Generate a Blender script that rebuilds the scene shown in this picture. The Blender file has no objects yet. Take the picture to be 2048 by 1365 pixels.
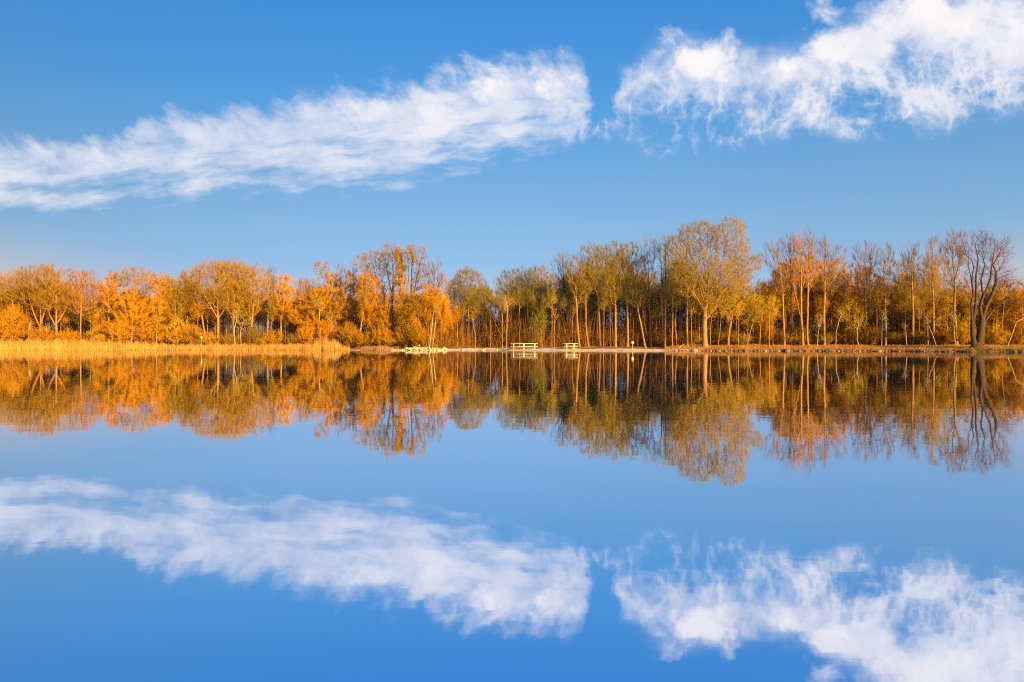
import bpy, math, random
import numpy as np
R = math.radians
C = bpy.context.scene.collection
scene = bpy.context.scene

# ------------------------------------------------------------------ camera
CAM_H = 0.9
F = 1365.0                      # focal length in photo pixels (24 mm on 36 mm film, 2048 px)
cam_d = bpy.data.cameras.new("camera"); cam = bpy.data.objects.new("camera", cam_d); C.objects.link(cam)
cam_d.lens = 24; cam_d.sensor_width = 36; cam_d.clip_start = 0.1; cam_d.clip_end = 9000
cam_d.shift_y = 5.5 / 2048
cam.location = (0, 0, CAM_H); cam.rotation_euler = (R(90), 0, 0)
scene.camera = cam
scene.view_settings.view_transform = 'Standard'
scene.view_settings.look = 'None'
scene.view_settings.exposure = 1.22
scene.view_settings.gamma = 1.0
scene.cycles.use_denoising = False
scene.cycles.pixel_filter_type = 'BLACKMAN_HARRIS'
scene.cycles.filter_width = 1.15
scene.cycles.use_adaptive_sampling = False
scene.cycles.sample_clamp_indirect = 4
scene.cycles.max_bounces = 6
scene.cycles.diffuse_bounces = 3
scene.cycles.glossy_bounces = 3
scene.cycles.transmission_bounces = 3
scene.cycles.transparent_max_bounces = 6

# ------------------------------------------------------------------ sun
SUN_AZ = 180 - 35      # degrees clockwise from +Y
SUN_EL = 14
az, el = R(SUN_AZ), R(SUN_EL)
sun_dir = (math.sin(az) * math.cos(el), math.cos(az) * math.cos(el), math.sin(el))
sd = bpy.data.lights.new("sun", 'SUN'); sun = bpy.data.objects.new("sun", sd); C.objects.link(sun)
sd.energy = 5.0; sd.angle = R(0.6); sd.color = (1.0, 0.57, 0.095)
from mathutils import Vector
sun.rotation_euler = Vector(sun_dir).to_track_quat('Z', 'Y').to_euler()
sun.location = (60, -60, 40)

# ------------------------------------------------------------------ node helper
class S:
    """a socket with arithmetic"""
    def __init__(s, nt, sock): s.nt, s.k = nt, sock
    def _m(s, op, *a, clamp=False):
        n = s.nt.nodes.new('ShaderNodeMath'); n.operation = op; n.use_clamp = clamp
        for i, v in enumerate((s,) + a):
            if isinstance(v, S): s.nt.links.new(v.k, n.inputs[i])
            else: n.inputs[i].default_value = v
        return S(s.nt, n.outputs[0])
    def __add__(s, o): return s._m('ADD', o)
    def __sub__(s, o): return s._m('SUBTRACT', o)
    def __mul__(s, o): return s._m('MULTIPLY', o)
    def __truediv__(s, o): return s._m('DIVIDE', o)
    def __rsub__(s, o): return (s * -1.0) + o
    __radd__ = __add__; __rmul__ = __mul__
    def mx(s, o): return s._m('MAXIMUM', o)
    def mn(s, o): return s._m('MINIMUM', o)
    def ab(s): return s._m('ABSOLUTE')
    def pw(s, o): return s._m('POWER', o)
    def cl(s): return s._m('ADD', 0.0, clamp=True)
    def sst(s, a, b):
        n = s.nt.nodes.new('ShaderNodeMapRange'); n.interpolation_type = 'SMOOTHSTEP'
        s.nt.links.new(s.k, n.inputs[0])
        for i, v in ((1, a), (2, b)):
            if isinstance(v, S): s.nt.links.new(v.k, n.inputs[i])
            else: n.inputs[i].default_value = v
        return S(s.nt, n.outputs[0])
    def lin(s, a, b):
        n = s.nt.nodes.new('ShaderNodeMapRange'); s.nt.links.new(s.k, n.inputs[0])
        n.inputs[1].default_value = a; n.inputs[2].default_value = b
        return S(s.nt, n.outputs[0])
    def curve(s, pts, x0, x1, y0, y1):
        t = s.lin(x0, x1)
        n = s.nt.nodes.new('ShaderNodeFloatCurve'); s.nt.links.new(t.k, n.inputs['Value'])
        c = n.mapping.curves[0]
        P = [((x - x0) / (x1 - x0), (y - y0) / (y1 - y0)) for x, y in pts]
        while len(c.points) < len(P): c.points.new(0.5, 0.5)
        for p, (x, y) in zip(c.points, P): p.location = (x, y); p.handle_type = 'AUTO_CLAMPED'
        n.mapping.update()
        return S(s.nt, n.outputs[0]) * (y1 - y0) + y0
def ramp(nt, fac, stops, interp='LINEAR'):
    n = nt.nodes.new('ShaderNodeValToRGB'); n.color_ramp.interpolation = interp
    e = n.color_ramp.elements
    while len(e) < len(stops): e.new(0.5)
    for el_, (p, c) in zip(e, stops): el_.position = p; el_.color = (*c, 1)
    nt.links.new(fac.k if isinstance(fac, S) else fac, n.inputs[0]); return n.outputs[0]
def mixc(nt, fac, a, b, mode='MIX'):
    n = nt.nodes.new('ShaderNodeMix'); n.data_type = 'RGBA'; n.blend_type = mode
    for sock, v in ((n.inputs[0], fac), (n.inputs[6], a), (n.inputs[7], b)):
        if isinstance(v, S): nt.links.new(v.k, sock)
        elif isinstance(v, (int, float)): sock.default_value = v
        elif isinstance(v, tuple): sock.default_value = (*v, 1)
        else: nt.links.new(v, sock)
    return n.outputs[2]
def noise(nt, x, y, z=0.0, scale=1.0, detail=6, rough=0.55, dist=0.0):
    c = nt.nodes.new('ShaderNodeCombineXYZ')
    for i, v in enumerate((x, y, z)):
        if isinstance(v, S): nt.links.new(v.k, c.inputs[i])
        else: c.inputs[i].default_value = v
    n = nt.nodes.new('ShaderNodeTexNoise'); nt.links.new(c.outputs[0], n.inputs['Vector'])
    n.inputs['Scale'].default_value = scale; n.inputs['Detail'].default_value = detail
    n.inputs['Roughness'].default_value = rough; n.inputs['Distortion'].default_value = dist
    return S(nt, n.outputs[0])

# ------------------------------------------------------------------ sky (world): physical sky + a streak of cirrus
def srgb(r, g, b):
    f = lambda v: (v / 255 / 12.92) if v <= 10 else ((v / 255 + 0.055) / 1.055) ** 2.4
    return (f(r), f(g), f(b))
world = bpy.data.worlds.new("World"); scene.world = world; world.use_nodes = True
def build_sky(nt):
    nt.nodes.clear()
    out = nt.nodes.new('ShaderNodeOutputWorld'); bg = nt.nodes.new('ShaderNodeBackground')
    nt.links.new(bg.outputs[0], out.inputs[0])
    sky = nt.nodes.new('ShaderNodeTexSky'); sky.sky_type = 'NISHITA'; sky.sun_disc = False
    sky.sun_elevation = R(SUN_EL); sky.sun_rotation = R(SUN_AZ)
    sky.air_density = 1.0; sky.dust_density = 0.3; sky.ozone_density = 1.5
    tc = nt.nodes.new('ShaderNodeTexCoord'); sep = nt.nodes.new('ShaderNodeSeparateXYZ')
    nt.links.new(tc.outputs['Generated'], sep.inputs[0])
    X, Y, Z = (S(nt, sep.outputs[i]) for i in range(3))
    front = Y.sst(0.05, 0.3)
    Yc = Y.mx(0.05)
    px = (X / Yc) * F + 1024.0
    py = 688.0 - (Z / Yc) * F
    # deepen the blue with elevation (polarised spring sky), a little warm just above the woods
    tint = ramp(nt, Z.lin(0.0, 0.6), SKY_TINT)
    base = mixc(nt, 1.0, sky.outputs[0], tint, 'MULTIPLY')
    even = (X * 0.5 + 1.08).mx(0.5)          # evens the glow out between the two sides
    ev = nt.nodes.new('ShaderNodeCombineXYZ')
    for i in range(3): nt.links.new(even.k, ev.inputs[i])
    base = mixc(nt, 1.0, base, ev.outputs[0], 'MULTIPLY')
    glow = X.ab().sst(0.40, 0.66) * (1.0 - Z.sst(0.0, 0.17)) * 0.75
    base = mixc(nt, glow, base, (8.2, 6.6, 4.7))
    # --- clouds, laid out by direction
    qx, qy = px * 0.001, py * 0.001
    w1 = noise(nt, qx, qy, 3.1, 5.0, 3, 0.5) - 0.5
    w2 = noise(nt, qx, qy, 9.7, 5.0, 3, 0.5) - 0.5
    w3 = noise(nt, qx, qy, 5.7, 16.0, 4, 0.6) - 0.5
    w4 = noise(nt, qx, qy, 1.7, 16.0, 4, 0.6) - 0.5
    wx, wy = qx + w1 * 0.05 + w3 * 0.022, qy + w2 * 0.05 + w4 * 0.022
    bx, by = px + w1 * 60.0 + w3 * 55.0, py + w2 * 60.0 + w4 * 55.0
    top = bx.curve([(-600,330),(0,262),(100,283),(200,285),(300,255),(370,232),(450,222),(540,208),(600,196),(700,190),(800,172),(880,150),(960,140),(1050,133),(1150,128),(1200,165),(1250,135),(1320,98),(1400,80),(1500,100),(1600,92),(1660,70),(1690,48),(1780,-5),(1900,-60),(2048,-60),(2500,-80)], -600, 2500, -200, 600)
    bot = bx.curve([(-600,440),(0,410),(150,408),(300,392),(450,372),(600,362),(750,348),(900,330),(1000,305),(1100,290),(1200,268),(1250,258),(1310,286),(1400,276),(1500,262),(1600,250),(1700,246),(1800,235),(1900,218),(2048,185),(2500,150)], -600, 2500, -200, 600)
    h = (bot - top).mx(20.0)
    t = (by - top) / h
    rightness = px.sst(980.0, 1280.0)
    band = t.sst(-0.07, 0.13) * (1.0 - t.sst(0.72, 1.10))
    # left part: veil combed up-left above and level below
    up = 1.0 - t.sst(0.1, 0.6)
    rx_, ry_ = qx + w1 * 0.04 + w3 * 0.024, qy + w2 * 0.04 + w4 * 0.022
    ca = noise(nt, (rx_ * 0.80 + ry_ * 0.60) * 1.0, (rx_ * 0.60 - ry_ * 0.80) * 2.1, 0.3, 10.0, 10, 0.64) 
    cb = noise(nt, rx_ * 0.9, (ry_ + rx_ * 0.10) * 4.2, 1.3, 7.0, 10, 0.64)
    big = noise(nt, qx, qy * 1.6, 6.6, 6.0, 9, 0.60)
    fineL = ca * up + cb * (1.0 - up)
    envL = t.sst(-0.50, 0.36) * (1.0 - t.sst(0.78, 1.45))
    L = envL * 1.30 - 0.50 - (1.0 - t.sst(-0.55, -0.15)) * 1.2 + (fineL - 0.5) * 2.7 + (big - 0.5) * 1.8 - t.sst(0.35, 0.9) * 0.14
    # right part: dense puffs above, lacy falling filaments below
    n1 = noise(nt, wx * 1.6, wy * 0.8, 2.2, 8.0, 5, 0.55)
    n1b = noise(nt, wx * 1.2, wy * 1.1, 8.2, 15.0, 5, 0.6)
    n1c = noise(nt, wx, wy * 2.4, 3.2, 6.0, 4, 0.6)
    lace = (1.0 - (n1 - 0.5).ab() * 16.0).mx(0.0) * 0.6 + (1.0 - (n1b - 0.5).ab() * 14.0).mx(0.0) * 0.45 + (1.0 - (n1c - 0.5).ab() * 16.0).mx(0.0) * 0.3
    n2 = noise(nt, wx, wy, 4.4, 7.0, 12, 0.62)
    n3 = noise(nt, wx, wy, 14.4, 3.5, 9, 0.6)
    puffs = None
    for cx, cy, rx, ry, wgt in PUFFS:
        ex = (bx - float(cx)) * (1.0 / rx); ey = (by - float(cy)) * (1.0 / ry)
        g = (1.0 - (ex * ex + ey * ey).pw(0.5)).lin(-1.0, 0.8) * wgt
        puffs = g if puffs is None else puffs.mx(g)
    gap = (1.0 - ((bx - 1203.0) * (1 / 24.0)).ab().sst(0.2, 1.5)) * (1.0 - t.sst(0.55, 1.0) * 0.7)
    bandR = t.sst(-0.25, 0.35) * (1.0 - t.sst(0.95, 1.35))
    low = t.sst(0.3, 0.75)
    Rr = bandR * (0.60 - low * 0.24) + lace * bandR * (0.22 + low * 0.38) + (n2 - 0.5) * 2.2 * bandR + (n3 - 0.5) * 2.4 * bandR + puffs * 0.3 - 0.20
    cl = L * (1.0 - rightness) + Rr * rightness
    cl = cl - gap * 0.8
    pf = puffs * 1.10 + (n2 - 0.5) * 3.0 * puffs.sst(0.0, 0.35) + (big - 0.5) * 0.8
    dens = (cl.sst(-0.10, 1.10) * 0.92).mx(pf.sst(0.45, 1.15) * 0.98)
    # stray wisps
    dens = dens.cl() * front
    body = noise(nt, wx, wy, 7.7, 6.0, 8, 0.6)
    ccol = ramp(nt, ((body - 0.5) * 2.0 + n2 * 0.5 + puffs * 0.35 + 0.15).cl(), CLOUD_COL)
    cc = mixc(nt, dens, base, ccol)
    cc = mixc(nt, 1.0, cc, (0.89, 0.85, 0.83), 'MULTIPLY')
    nt.links.new(cc, bg.inputs[0]); bg.inputs[1].default_value = SKY_K
    return bg
SKY_K = 0.05
SKY_TINT = [(0.0, (1.02, 1.0, 2.0)), (0.05, (0.86, 0.84, 1.6)), (0.11, (0.70, 0.78, 1.28)), (0.2, (0.652, 0.848, 1.244)), (0.28, (0.70, 0.945, 1.262)), (0.38, (0.70, 1.03, 1.348)), (0.53, (0.51, 1.152, 1.653)), (0.74, (0.386, 1.204, 1.989))]
CLOUD_COL = [(0.2, (6.0, 7.0, 8.9)), (0.85, (9.6, 9.6, 9.9))]
PUFFS = [(1095,180,85,60,.85),(1150,165,36,40,.8),(975,185,40,34,.9),(850,212,75,48,.8),(1390,118,105,50,.92),(1330,160,70,45,.8),(1570,125,45,40,1),(1502,110,16,22,.8),
         (1232,190,26,24,1.0),(1650,90,62,36,.95),(1735,88,75,58,1.0),(1900,30,200,62,1.15),(2040,50,90,55,.9),(2025,165,60,28,.7),(1270,150,45,36,.7),(1725,160,110,50,.62),(1560,190,90,40,.5),
         (700,262,200,30,.4)]
build_sky(world.node_tree)

# ------------------------------------------------------------------ materials
def new_mat(name):
    m = bpy.data.materials.new(name); m.use_nodes = True; nt = m.node_tree; nt.nodes.clear()
    out = nt.nodes.new('ShaderNodeOutputMaterial'); return m, nt, out
def obj_noise(nt, scale, detail=4, stretch=(1, 1, 1), rough=0.6):
    tc = nt.nodes.new('ShaderNodeTexCoord'); mp = nt.nodes.new('ShaderNodeMapping')
    mp.inputs['Scale'].default_value = stretch
    nt.links.new(tc.outputs['Object'], mp.inputs[0])
    n = nt.nodes.new('ShaderNodeTexNoise'); n.inputs['Scale'].default_value = scale; n.inputs['Detail'].default_value = detail
    n.inputs['Roughness'].default_value = rough
    nt.links.new(mp.outputs[0], n.inputs['Vector']); return S(nt, n.outputs[0])
def island(nt):
    g = nt.nodes.new('ShaderNodeNewGeometry'); return S(nt, g.outputs['Random Per Island'])
def objrand(nt):
    g = nt.nodes.new('ShaderNodeObjectInfo'); return S(nt, g.outputs['Random'])
def bark(name, a, b, rough=0.9, scale=2.2, stretch=(4, 4, 1)):
    m, nt, out = new_mat(name); p = nt.nodes.new('ShaderNodeBsdfPrincipled'); nt.links.new(p.outputs[0], out.inputs[0])
    n = obj_noise(nt, scale, 5, stretch)
    c = ramp(nt, n, [(0.35, a), (0.65, b)])
    nt.links.new(c, p.inputs['Base Color']); p.inputs['Roughness'].default_value = rough
    p.inputs['Specular IOR Level'].default_value = 0.2
    return m
def foliage(name, cols, trans=0.4):
    """cols: list of colours, spread over the leaves clump by clump and leaf by leaf"""
    m, nt, out = new_mat(name)
    d = nt.nodes.new('ShaderNodeBsdfDiffuse'); t = nt.nodes.new('ShaderNodeBsdfTranslucent'); mx = nt.nodes.new('ShaderNodeMixShader')
    n = obj_noise(nt, 0.55, 3); f = (n - 0.5) * 1.8 + island(nt) * 0.45 + 0.28 + (objrand(nt) - 0.5) * 0.3
    k = len(cols) - 1
    c = ramp(nt, f.cl(), [(i / k, cc) for i, cc in enumerate(cols)])
    nt.links.new(c, d.inputs[0]); nt.links.new(c, t.inputs[0]); mx.inputs[0].default_value = trans
    nt.links.new(d.outputs[0], mx.inputs[1]); nt.links.new(t.outputs[0], mx.inputs[2]); nt.links.new(mx.outputs[0], out.inputs[0])
    return m
M = {}
M['bark_tan'] = bark("bark_tan", (0.24, 0.135, 0.06), (0.42, 0.25, 0.11))
M['bark_brown'] = bark("bark_brown", (0.11, 0.065, 0.04), (0.24, 0.145, 0.08))
M['bark_dark'] = bark("bark_dark", (0.035, 0.025, 0.02), (0.085, 0.058, 0.04))
M['bark_white'] = bark("bark_white", (0.30, 0.21, 0.13), (0.62, 0.50, 0.34), scale=1.2, stretch=(2, 2, 5))
M['bark_grey'] = bark("bark_grey", (0.030, 0.020, 0.015), (0.13, 0.08, 0.05), scale=3.0, stretch=(5, 5, 0.8))
M['bark_gold'] = bark("bark_gold", (0.34, 0.16, 0.05), (0.55, 0.30, 0.10))
M['tw_red'] = foliage("twigs_red", [(0.24, 0.11, 0.035), (0.42, 0.21, 0.06), (0.56, 0.31, 0.10)], 0.0)
M['tw_brown'] = foliage("twigs_brown", [(0.13, 0.10, 0.025), (0.25, 0.19, 0.04), (0.36, 0.27, 0.06)], 0.0)
M['tw_gold'] = foliage("twigs_gold", [(0.46, 0.22, 0.018), (0.62, 0.31, 0.026), (0.74, 0.41, 0.036)], 0.1)
M['tw_orange'] = foliage("twigs_orange", [(0.30, 0.14, 0.022), (0.46, 0.235, 0.03), (0.58, 0.33, 0.04)], 0.1)
M['lf_olive'] = foliage("leaves_olive", [(0.20, 0.19, 0.012), (0.34, 0.29, 0.018), (0.46, 0.34, 0.022), (0.56, 0.36, 0.026)])
M['lf_amber'] = foliage("leaves_amber", [(0.26, 0.18, 0.012), (0.42, 0.28, 0.016), (0.54, 0.34, 0.02), (0.62, 0.38, 0.024)])
M['tw_umber'] = foliage("twigs_umber", [(0.20, 0.11, 0.018), (0.36, 0.21, 0.026), (0.48, 0.29, 0.036)], 0.0)
M['lf_spring'] = foliage("leaves_spring", [(0.24, 0.25, 0.014), (0.38, 0.36, 0.018), (0.50, 0.42, 0.024)])
M['lf_green'] = foliage("leaves_green", [(0.08, 0.15, 0.018), (0.17, 0.26, 0.025), (0.30, 0.36, 0.04)])
M['lf_yellow'] = foliage("leaves_yellow", [(0.36, 0.32, 0.016), (0.50, 0.40, 0.022), (0.62, 0.46, 0.03)])
M['lf_gold'] = foliage("leaves_gold", [(0.48, 0.23, 0.016), (0.62, 0.32, 0.022), (0.74, 0.42, 0.03)])
M['lf_rust'] = foliage("leaves_rust", [(0.28, 0.135, 0.014), (0.42, 0.21, 0.02), (0.56, 0.30, 0.028)])
M['lf_pink'] = foliage("leaves_pink", [(0.38, 0.20, 0.06), (0.54, 0.31, 0.10), (0.70, 0.46, 0.18)])

# ------------------------------------------------------------------ mesh helpers (numpy)
def mesh_from(name, V, quads, tris, mats, midx=None, smooth=False):
    nq, nt_ = len(quads), len(tris)
    me = bpy.data.meshes.new(name)
    me.vertices.add(len(V)); me.vertices.foreach_set('co', np.asarray(V, np.float32).ravel())
    loops = np.concatenate([np.asarray(quads, np.int32).ravel(), np.asarray(tris, np.int32).ravel()])
    me.loops.add(len(loops)); me.loops.foreach_set('vertex_index', loops.astype(np.int32))
    start = np.concatenate([np.arange(nq) * 4, nq * 4 + np.arange(nt_) * 3]).astype(np.int32)
    me.polygons.add(nq + nt_); me.polygons.foreach_set('loop_start', start)
    if smooth: me.polygons.foreach_set('use_smooth', np.ones(nq + nt_, bool))
    for m in mats: me.materials.append(m)
    if midx is not None: me.polygons.foreach_set('material_index', np.asarray(midx, np.int32))
    me.update(calc_edges=True); return me
def link(name, me, parent=None, loc=None, rot=None, scl=None):
    o = bpy.data.objects.new(name, me); C.objects.link(o)
    if parent: o.parent = parent
    if loc is not None: o.location = loc
    if rot is not None: o.rotation_euler = rot
    if scl is not None: o.scale = scl
    return o
def tag(o, label=None, cat=None, group=None, kind=None):
    if label: o['label'] = label
    if cat: o['category'] = cat
    if group: o['group'] = group
    if kind: o['kind'] = kind
    return o
class MB:
    """collects quads and triangles"""
    def __init__(s): s.V = []; s.Q = []; s.T = []; s.QM = []; s.TM = []; s.n = 0
    def add(s, V, Q=None, T=None, m=0):
        V = np.asarray(V, float).reshape(-1, 3); s.V.append(V)
        if Q is not None and len(Q): s.Q.append(np.asarray(Q) + s.n); s.QM.append(np.full(len(Q), m))
        if T is not None and len(T): s.T.append(np.asarray(T) + s.n); s.TM.append(np.full(len(T), m))
        s.n += len(V); return s
    def box(s, c, d, rot=None, m=0):
        x, y, z = (v / 2 for v in d)
        P = np.array([(-x,-y,-z),(x,-y,-z),(x,y,-z),(-x,y,-z),(-x,-y,z),(x,-y,z),(x,y,z),(-x,y,z)])
        if rot is not None:
            from mathutils import Euler
            P = P @ np.array(Euler(rot).to_matrix()).T
        return s.add(P + np.array(c), [(3,2,1,0),(4,5,6,7),(0,1,5,4),(1,2,6,5),(2,3,7,6),(3,0,4,7)], m=m)
    def tubes(s, P0, P1, R0, R1, sides, m=0):
        P0 = np.atleast_2d(P0).astype(float); P1 = np.atleast_2d(P1).astype(float); R0 = np.atleast_1d(R0); R1 = np.atleast_1d(R1)
        d = P1 - P0; L = np.linalg.norm(d, axis=1, keepdims=True) + 1e-9; d = d / L
        h = np.where(np.abs(d[:, :1]) > 0.9, np.array([[0, 1, 0]]), np.array([[1, 0, 0]]))
        u = np.cross(d, h); u /= np.linalg.norm(u, axis=1, keepdims=True) + 1e-9; w = np.cross(d, u)
        a = np.arange(sides) * 2 * np.pi / sides; ca, sa = np.cos(a)[None, :, None], np.sin(a)[None, :, None]
        ring = u[:, None] * ca + w[:, None] * sa
        A = P0[:, None] + ring * R0[:, None, None]; B = P1[:, None] + ring * R1[:, None, None]
        V = np.concatenate([A, B], 1).reshape(-1, 3); k = len(P0)
        i = np.arange(sides); j = (i + 1) % sides
        q = np.stack([i, j, j + sides, i + sides], 1)
        Q = (q[None] + (np.arange(k) * 2 * sides)[:, None, None]).reshape(-1, 4)
        return s.add(V, Q, m=m)
    def spikes(s, P0, P1, R0, m=0):
        """thin three-sided twigs ending in a point"""
        d = P1 - P0; L = np.linalg.norm(d, axis=1, keepdims=True) + 1e-9; d = d / L
        h = np.where(np.abs(d[:, :1]) > 0.9, np.array([[0, 1, 0]]), np.array([[1, 0, 0]]))
        u = np.cross(d, h); u /= np.linalg.norm(u, axis=1, keepdims=True) + 1e-9; w = np.cross(d, u)
        a = np.arange(3) * 2 * np.pi / 3
        ring = u[:, None] * np.cos(a)[None, :, None] + w[:, None] * np.sin(a)[None, :, None]
        A = P0[:, None] + ring * np.asarray(R0).reshape(-1, 1, 1)
        V = np.concatenate([A, P1[:, None]], 1).reshape(-1, 3); k = len(P0)
        t = np.array([(0, 1, 3), (1, 2, 3), (2, 0, 3)])
        return s.add(V, None, (t[None] + (np.arange(k) * 4)[:, None, None]).reshape(-1, 3), m=m)
    def leaves(s, P, size, rng, m=0, aspect=0.6, droop=0.0):
        k = len(P); a = rng.normal(size=(k, 3)); a[:, 2] -= droop; a /= np.linalg.norm(a, axis=1, keepdims=True)
        b = rng.normal(size=(k, 3)); b -= (b * a).sum(1, keepdims=True) * a; b /= np.linalg.norm(b, axis=1, keepdims=True)
        L = size * rng.uniform(0.6, 1.3, (k, 1))
        V = np.stack([P, P + a * L * .5 + b * L * aspect * .5, P + a * L, P + a * L * .5 - b * L * aspect * .5], 1).reshape(-1, 3)
        Q = np.arange(k * 4).reshape(-1, 4)
        return s.add(V, Q, m=m)
    def mesh(s, name, mats, smooth=False):
        V = np.concatenate(s.V) if s.V else np.zeros((0, 3))
        Q = np.concatenate(s.Q) if s.Q else np.zeros((0, 4), int); T = np.concatenate(s.T) if s.T else np.zeros((0, 3), int)
        mi = np.concatenate(s.QM + s.TM) if (s.QM or s.TM) else None
        return mesh_from(name, V, Q, T, mats, mi, smooth)
def subdiv_path(P, seg=0.8):
    P = np.asarray(P, float); out = [P[0]]
    for a, b in zip(P[:-1], P[1:]):
        n = max(1, int(round(np.linalg.norm(b - a) / seg)))
        for i in range(1, n + 1): out.append(a + (b - a) * i / n)
    return np.array(out)

# ------------------------------------------------------------------ where things stand
SHORE = [(-900,99),(-200,100),(350,100),(600,99),(690,97),(740,94),(780,92.5),(860,91.5),(900,94),(960,96),(1010,93),(1060,91),(1150,89.5),(1300,87.5),(1410,85.5),(1600,83.5),(1800,81),(1900,76),(2048,73),(2250,69),(2950,60)]
SX, SD = np.array(SHORE, float).T
def wob(x): return 0.25 * np.sin(x * 0.9) + 0.18 * np.sin(x * 2.3 + 1) + 0.10 * np.sin(x * 5.1)
def shoreD(px): return np.interp(px, SX, SD) + wob(np.asarray(px) * 0.06)
def hnoise(X, Y): return 0.06 * np.sin(X * 0.8 + Y * 0.5) + 0.05 * np.sin(X * 1.7 - Y * 1.1 + 2) + 0.03 * np.sin(X * 4.1 + Y * 3.0)
def sstep(a, b, x): t = np.clip((x - a) / (b - a), 0, 1); return t * t * (3 - 2 * t)
def ground_z(X, Y):
    X = np.asarray(X, float); Y = np.asarray(Y, float)
    px = 1024 + X / Y * F; d = Y - shoreD(px)
    left = 0.30 * sstep(0, 1.5, d) + 0.25 * sstep(1.5, 8, d)
    beach = 0.16 * sstep(0, 4.0, d) + 0.06 * sstep(0, 0.4, d) + 0.30 * sstep(4.5, 9.0, d)
    right = 0.22 * sstep(0, 0.7, d) + 0.33 * sstep(0.5, 4.0, d)
    wl = 1 - sstep(690, 790, px); wr = sstep(1290, 1390, px)
    z = left * wl + right * wr + beach * (1 - wl) * (1 - wr)
    z = z + hnoise(X, Y) * sstep(1.0, 6, d) + 0.015 * np.clip(d - 30, 0, 100)
    return np.where(d < 0, np.maximum(d * 0.35, -1.2) - 0.02, z)
def at(px, Y): return (px - 1024) / F * Y
def zat(py, Y): return CAM_H + (688 - py) / F * Y

# ------------------------------------------------------------------ ground, beach, water
def grid_mesh(name, PX, Yf, zf, mat, smooth=True):
    """PX columns; Yf(px) -> rows"""
    cols = [np.asarray(Yf(p)) for p in PX]; nr = len(cols[0]); nc = len(PX)
    Y = np.array(cols); P = np.array(PX)[:, None] * np.ones((1, nr)); X = (P - 1024) / F * Y
    Z = zf(X, Y)
    V = np.stack([X, Y, Z], -1).reshape(-1, 3)
    i, j = np.meshgrid(np.arange(nc - 1), np.arange(nr - 1), indexing='ij')
    a = i * nr + j; Q = np.stack([a, a + nr, a + nr + 1, a + 1], -1).reshape(-1, 4)
    return mesh_from(name, V, Q, np.zeros((0, 3), int), [mat], smooth=smooth)
def earth_mat(name, cols, scale=1.2, bump=0.3):
    m, nt, out = new_mat(name); p = nt.nodes.new('ShaderNodeBsdfPrincipled'); nt.links.new(p.outputs[0], out.inputs[0])
    n = obj_noise(nt, scale, 8, rough=0.7); k = len(cols) - 1
    c = ramp(nt, (n - 0.5) * 2.2 + 0.5, [(i / k, cc) for i, cc in enumerate(cols)])
    nt.links.new(c, p.inputs['Base Color']); p.inputs['Roughness'].default_value = 0.95; p.inputs['Specular IOR Level'].default_value = 0.15
    bp = nt.nodes.new('ShaderNodeBump'); n2 = obj_noise(nt, 9, 4); nt.links.new(n2.k, bp.inputs['Height']); bp.inputs['Distance'].default_value = 0.05
    bp.inputs['Strength'].default_value = bump; nt.links.new(bp.outputs[0], p.inputs['Normal'])
    return m
M['ground'] = earth_mat("leaf_litter", [(0.10, 0.05, 0.025), (0.24, 0.12, 0.05), (0.36, 0.20, 0.09), (0.42, 0.27, 0.14)])
M['gravel'] = earth_mat("pale_gravel", [(0.62, 0.50, 0.36), (0.78, 0.66, 0.50), (0.84, 0.74, 0.58), (0.70, 0.58, 0.44)], 3.0)
offs = np.concatenate([[-60, -20, -6, -2, -0.8, -0.2, 0.0, 0.15, 0.3, 0.5, 0.8], np.arange(1.2, 12, 0.5), np.arange(12, 60, 3), [80, 120, 200, 400, 900, 2000, 4500]])
tag(link("ground", grid_mesh("ground", np.arange(-900, 2951, 7), lambda p: float(shoreD(p)) + offs, ground_z, M['ground'])), kind='structure')
def beach_rows(p):
    e = 1.0 - 0.0 * p
    w = float(np.interp(p, [700, 760, 800, 900, 960, 1060, 1150, 1300, 1360, 1400], [0.3, 0.7, 1.8, 3.2, 3.8, 4.6, 4.2, 3.2, 1.2, 0.3])) * (1 + 0.12 * math.sin(p * 0.11))
    return float(shoreD(p)) + np.linspace(0.0, 1.0, 16) * w + 0.0
tag(link("beach", grid_mesh("beach", np.arange(700, 1401, 4), beach_rows, lambda X, Y: ground_z(X, Y) + 0.012 + 0.008 * np.sin(X * 6 + Y * 3), M['gravel'])), kind='structure')

m, nt, out = new_mat("lake_water")
gl = nt.nodes.new('ShaderNodeBsdfGlossy'); gl.inputs['Roughness'].default_value = 0.022; gl.inputs[0].default_value = (0.87, 0.90, 0.98, 1)
df = nt.nodes.new('ShaderNodeBsdfDiffuse'); df.inputs[0].default_value = (0.02, 0.05, 0.06, 1)
mx = nt.nodes.new('ShaderNodeMixShader'); mx.inputs[0].default_value = 0.05
nt.links.new(gl.outputs[0], mx.inputs[1]); nt.links.new(df.outputs[0], mx.inputs[2]); nt.links.new(mx.outputs[0], out.inputs[0])
tc = nt.nodes.new('ShaderNodeTexCoord')
def wave(sx, sy, sc, det):
    mp = nt.nodes.new('ShaderNodeMapping'); mp.inputs['Scale'].default_value = (sx, sy, 1); nt.links.new(tc.outputs['Object'], mp.inputs[0])
    n = nt.nodes.new('ShaderNodeTexNoise'); n.inputs['Scale'].default_value = sc; n.inputs['Detail'].default_value = det; nt.links.new(mp.outputs[0], n.inputs['Vector'])
    return S(nt, n.outputs[0])
hgt = wave(0.5, 1.0, 1.3, 2) * 1.0 + wave(0.7, 1.2, 5.0, 3) * 0.22
calm = wave(1, 1, 0.08, 2).sst(0.35, 0.7) * 0.7 + 0.3
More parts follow.
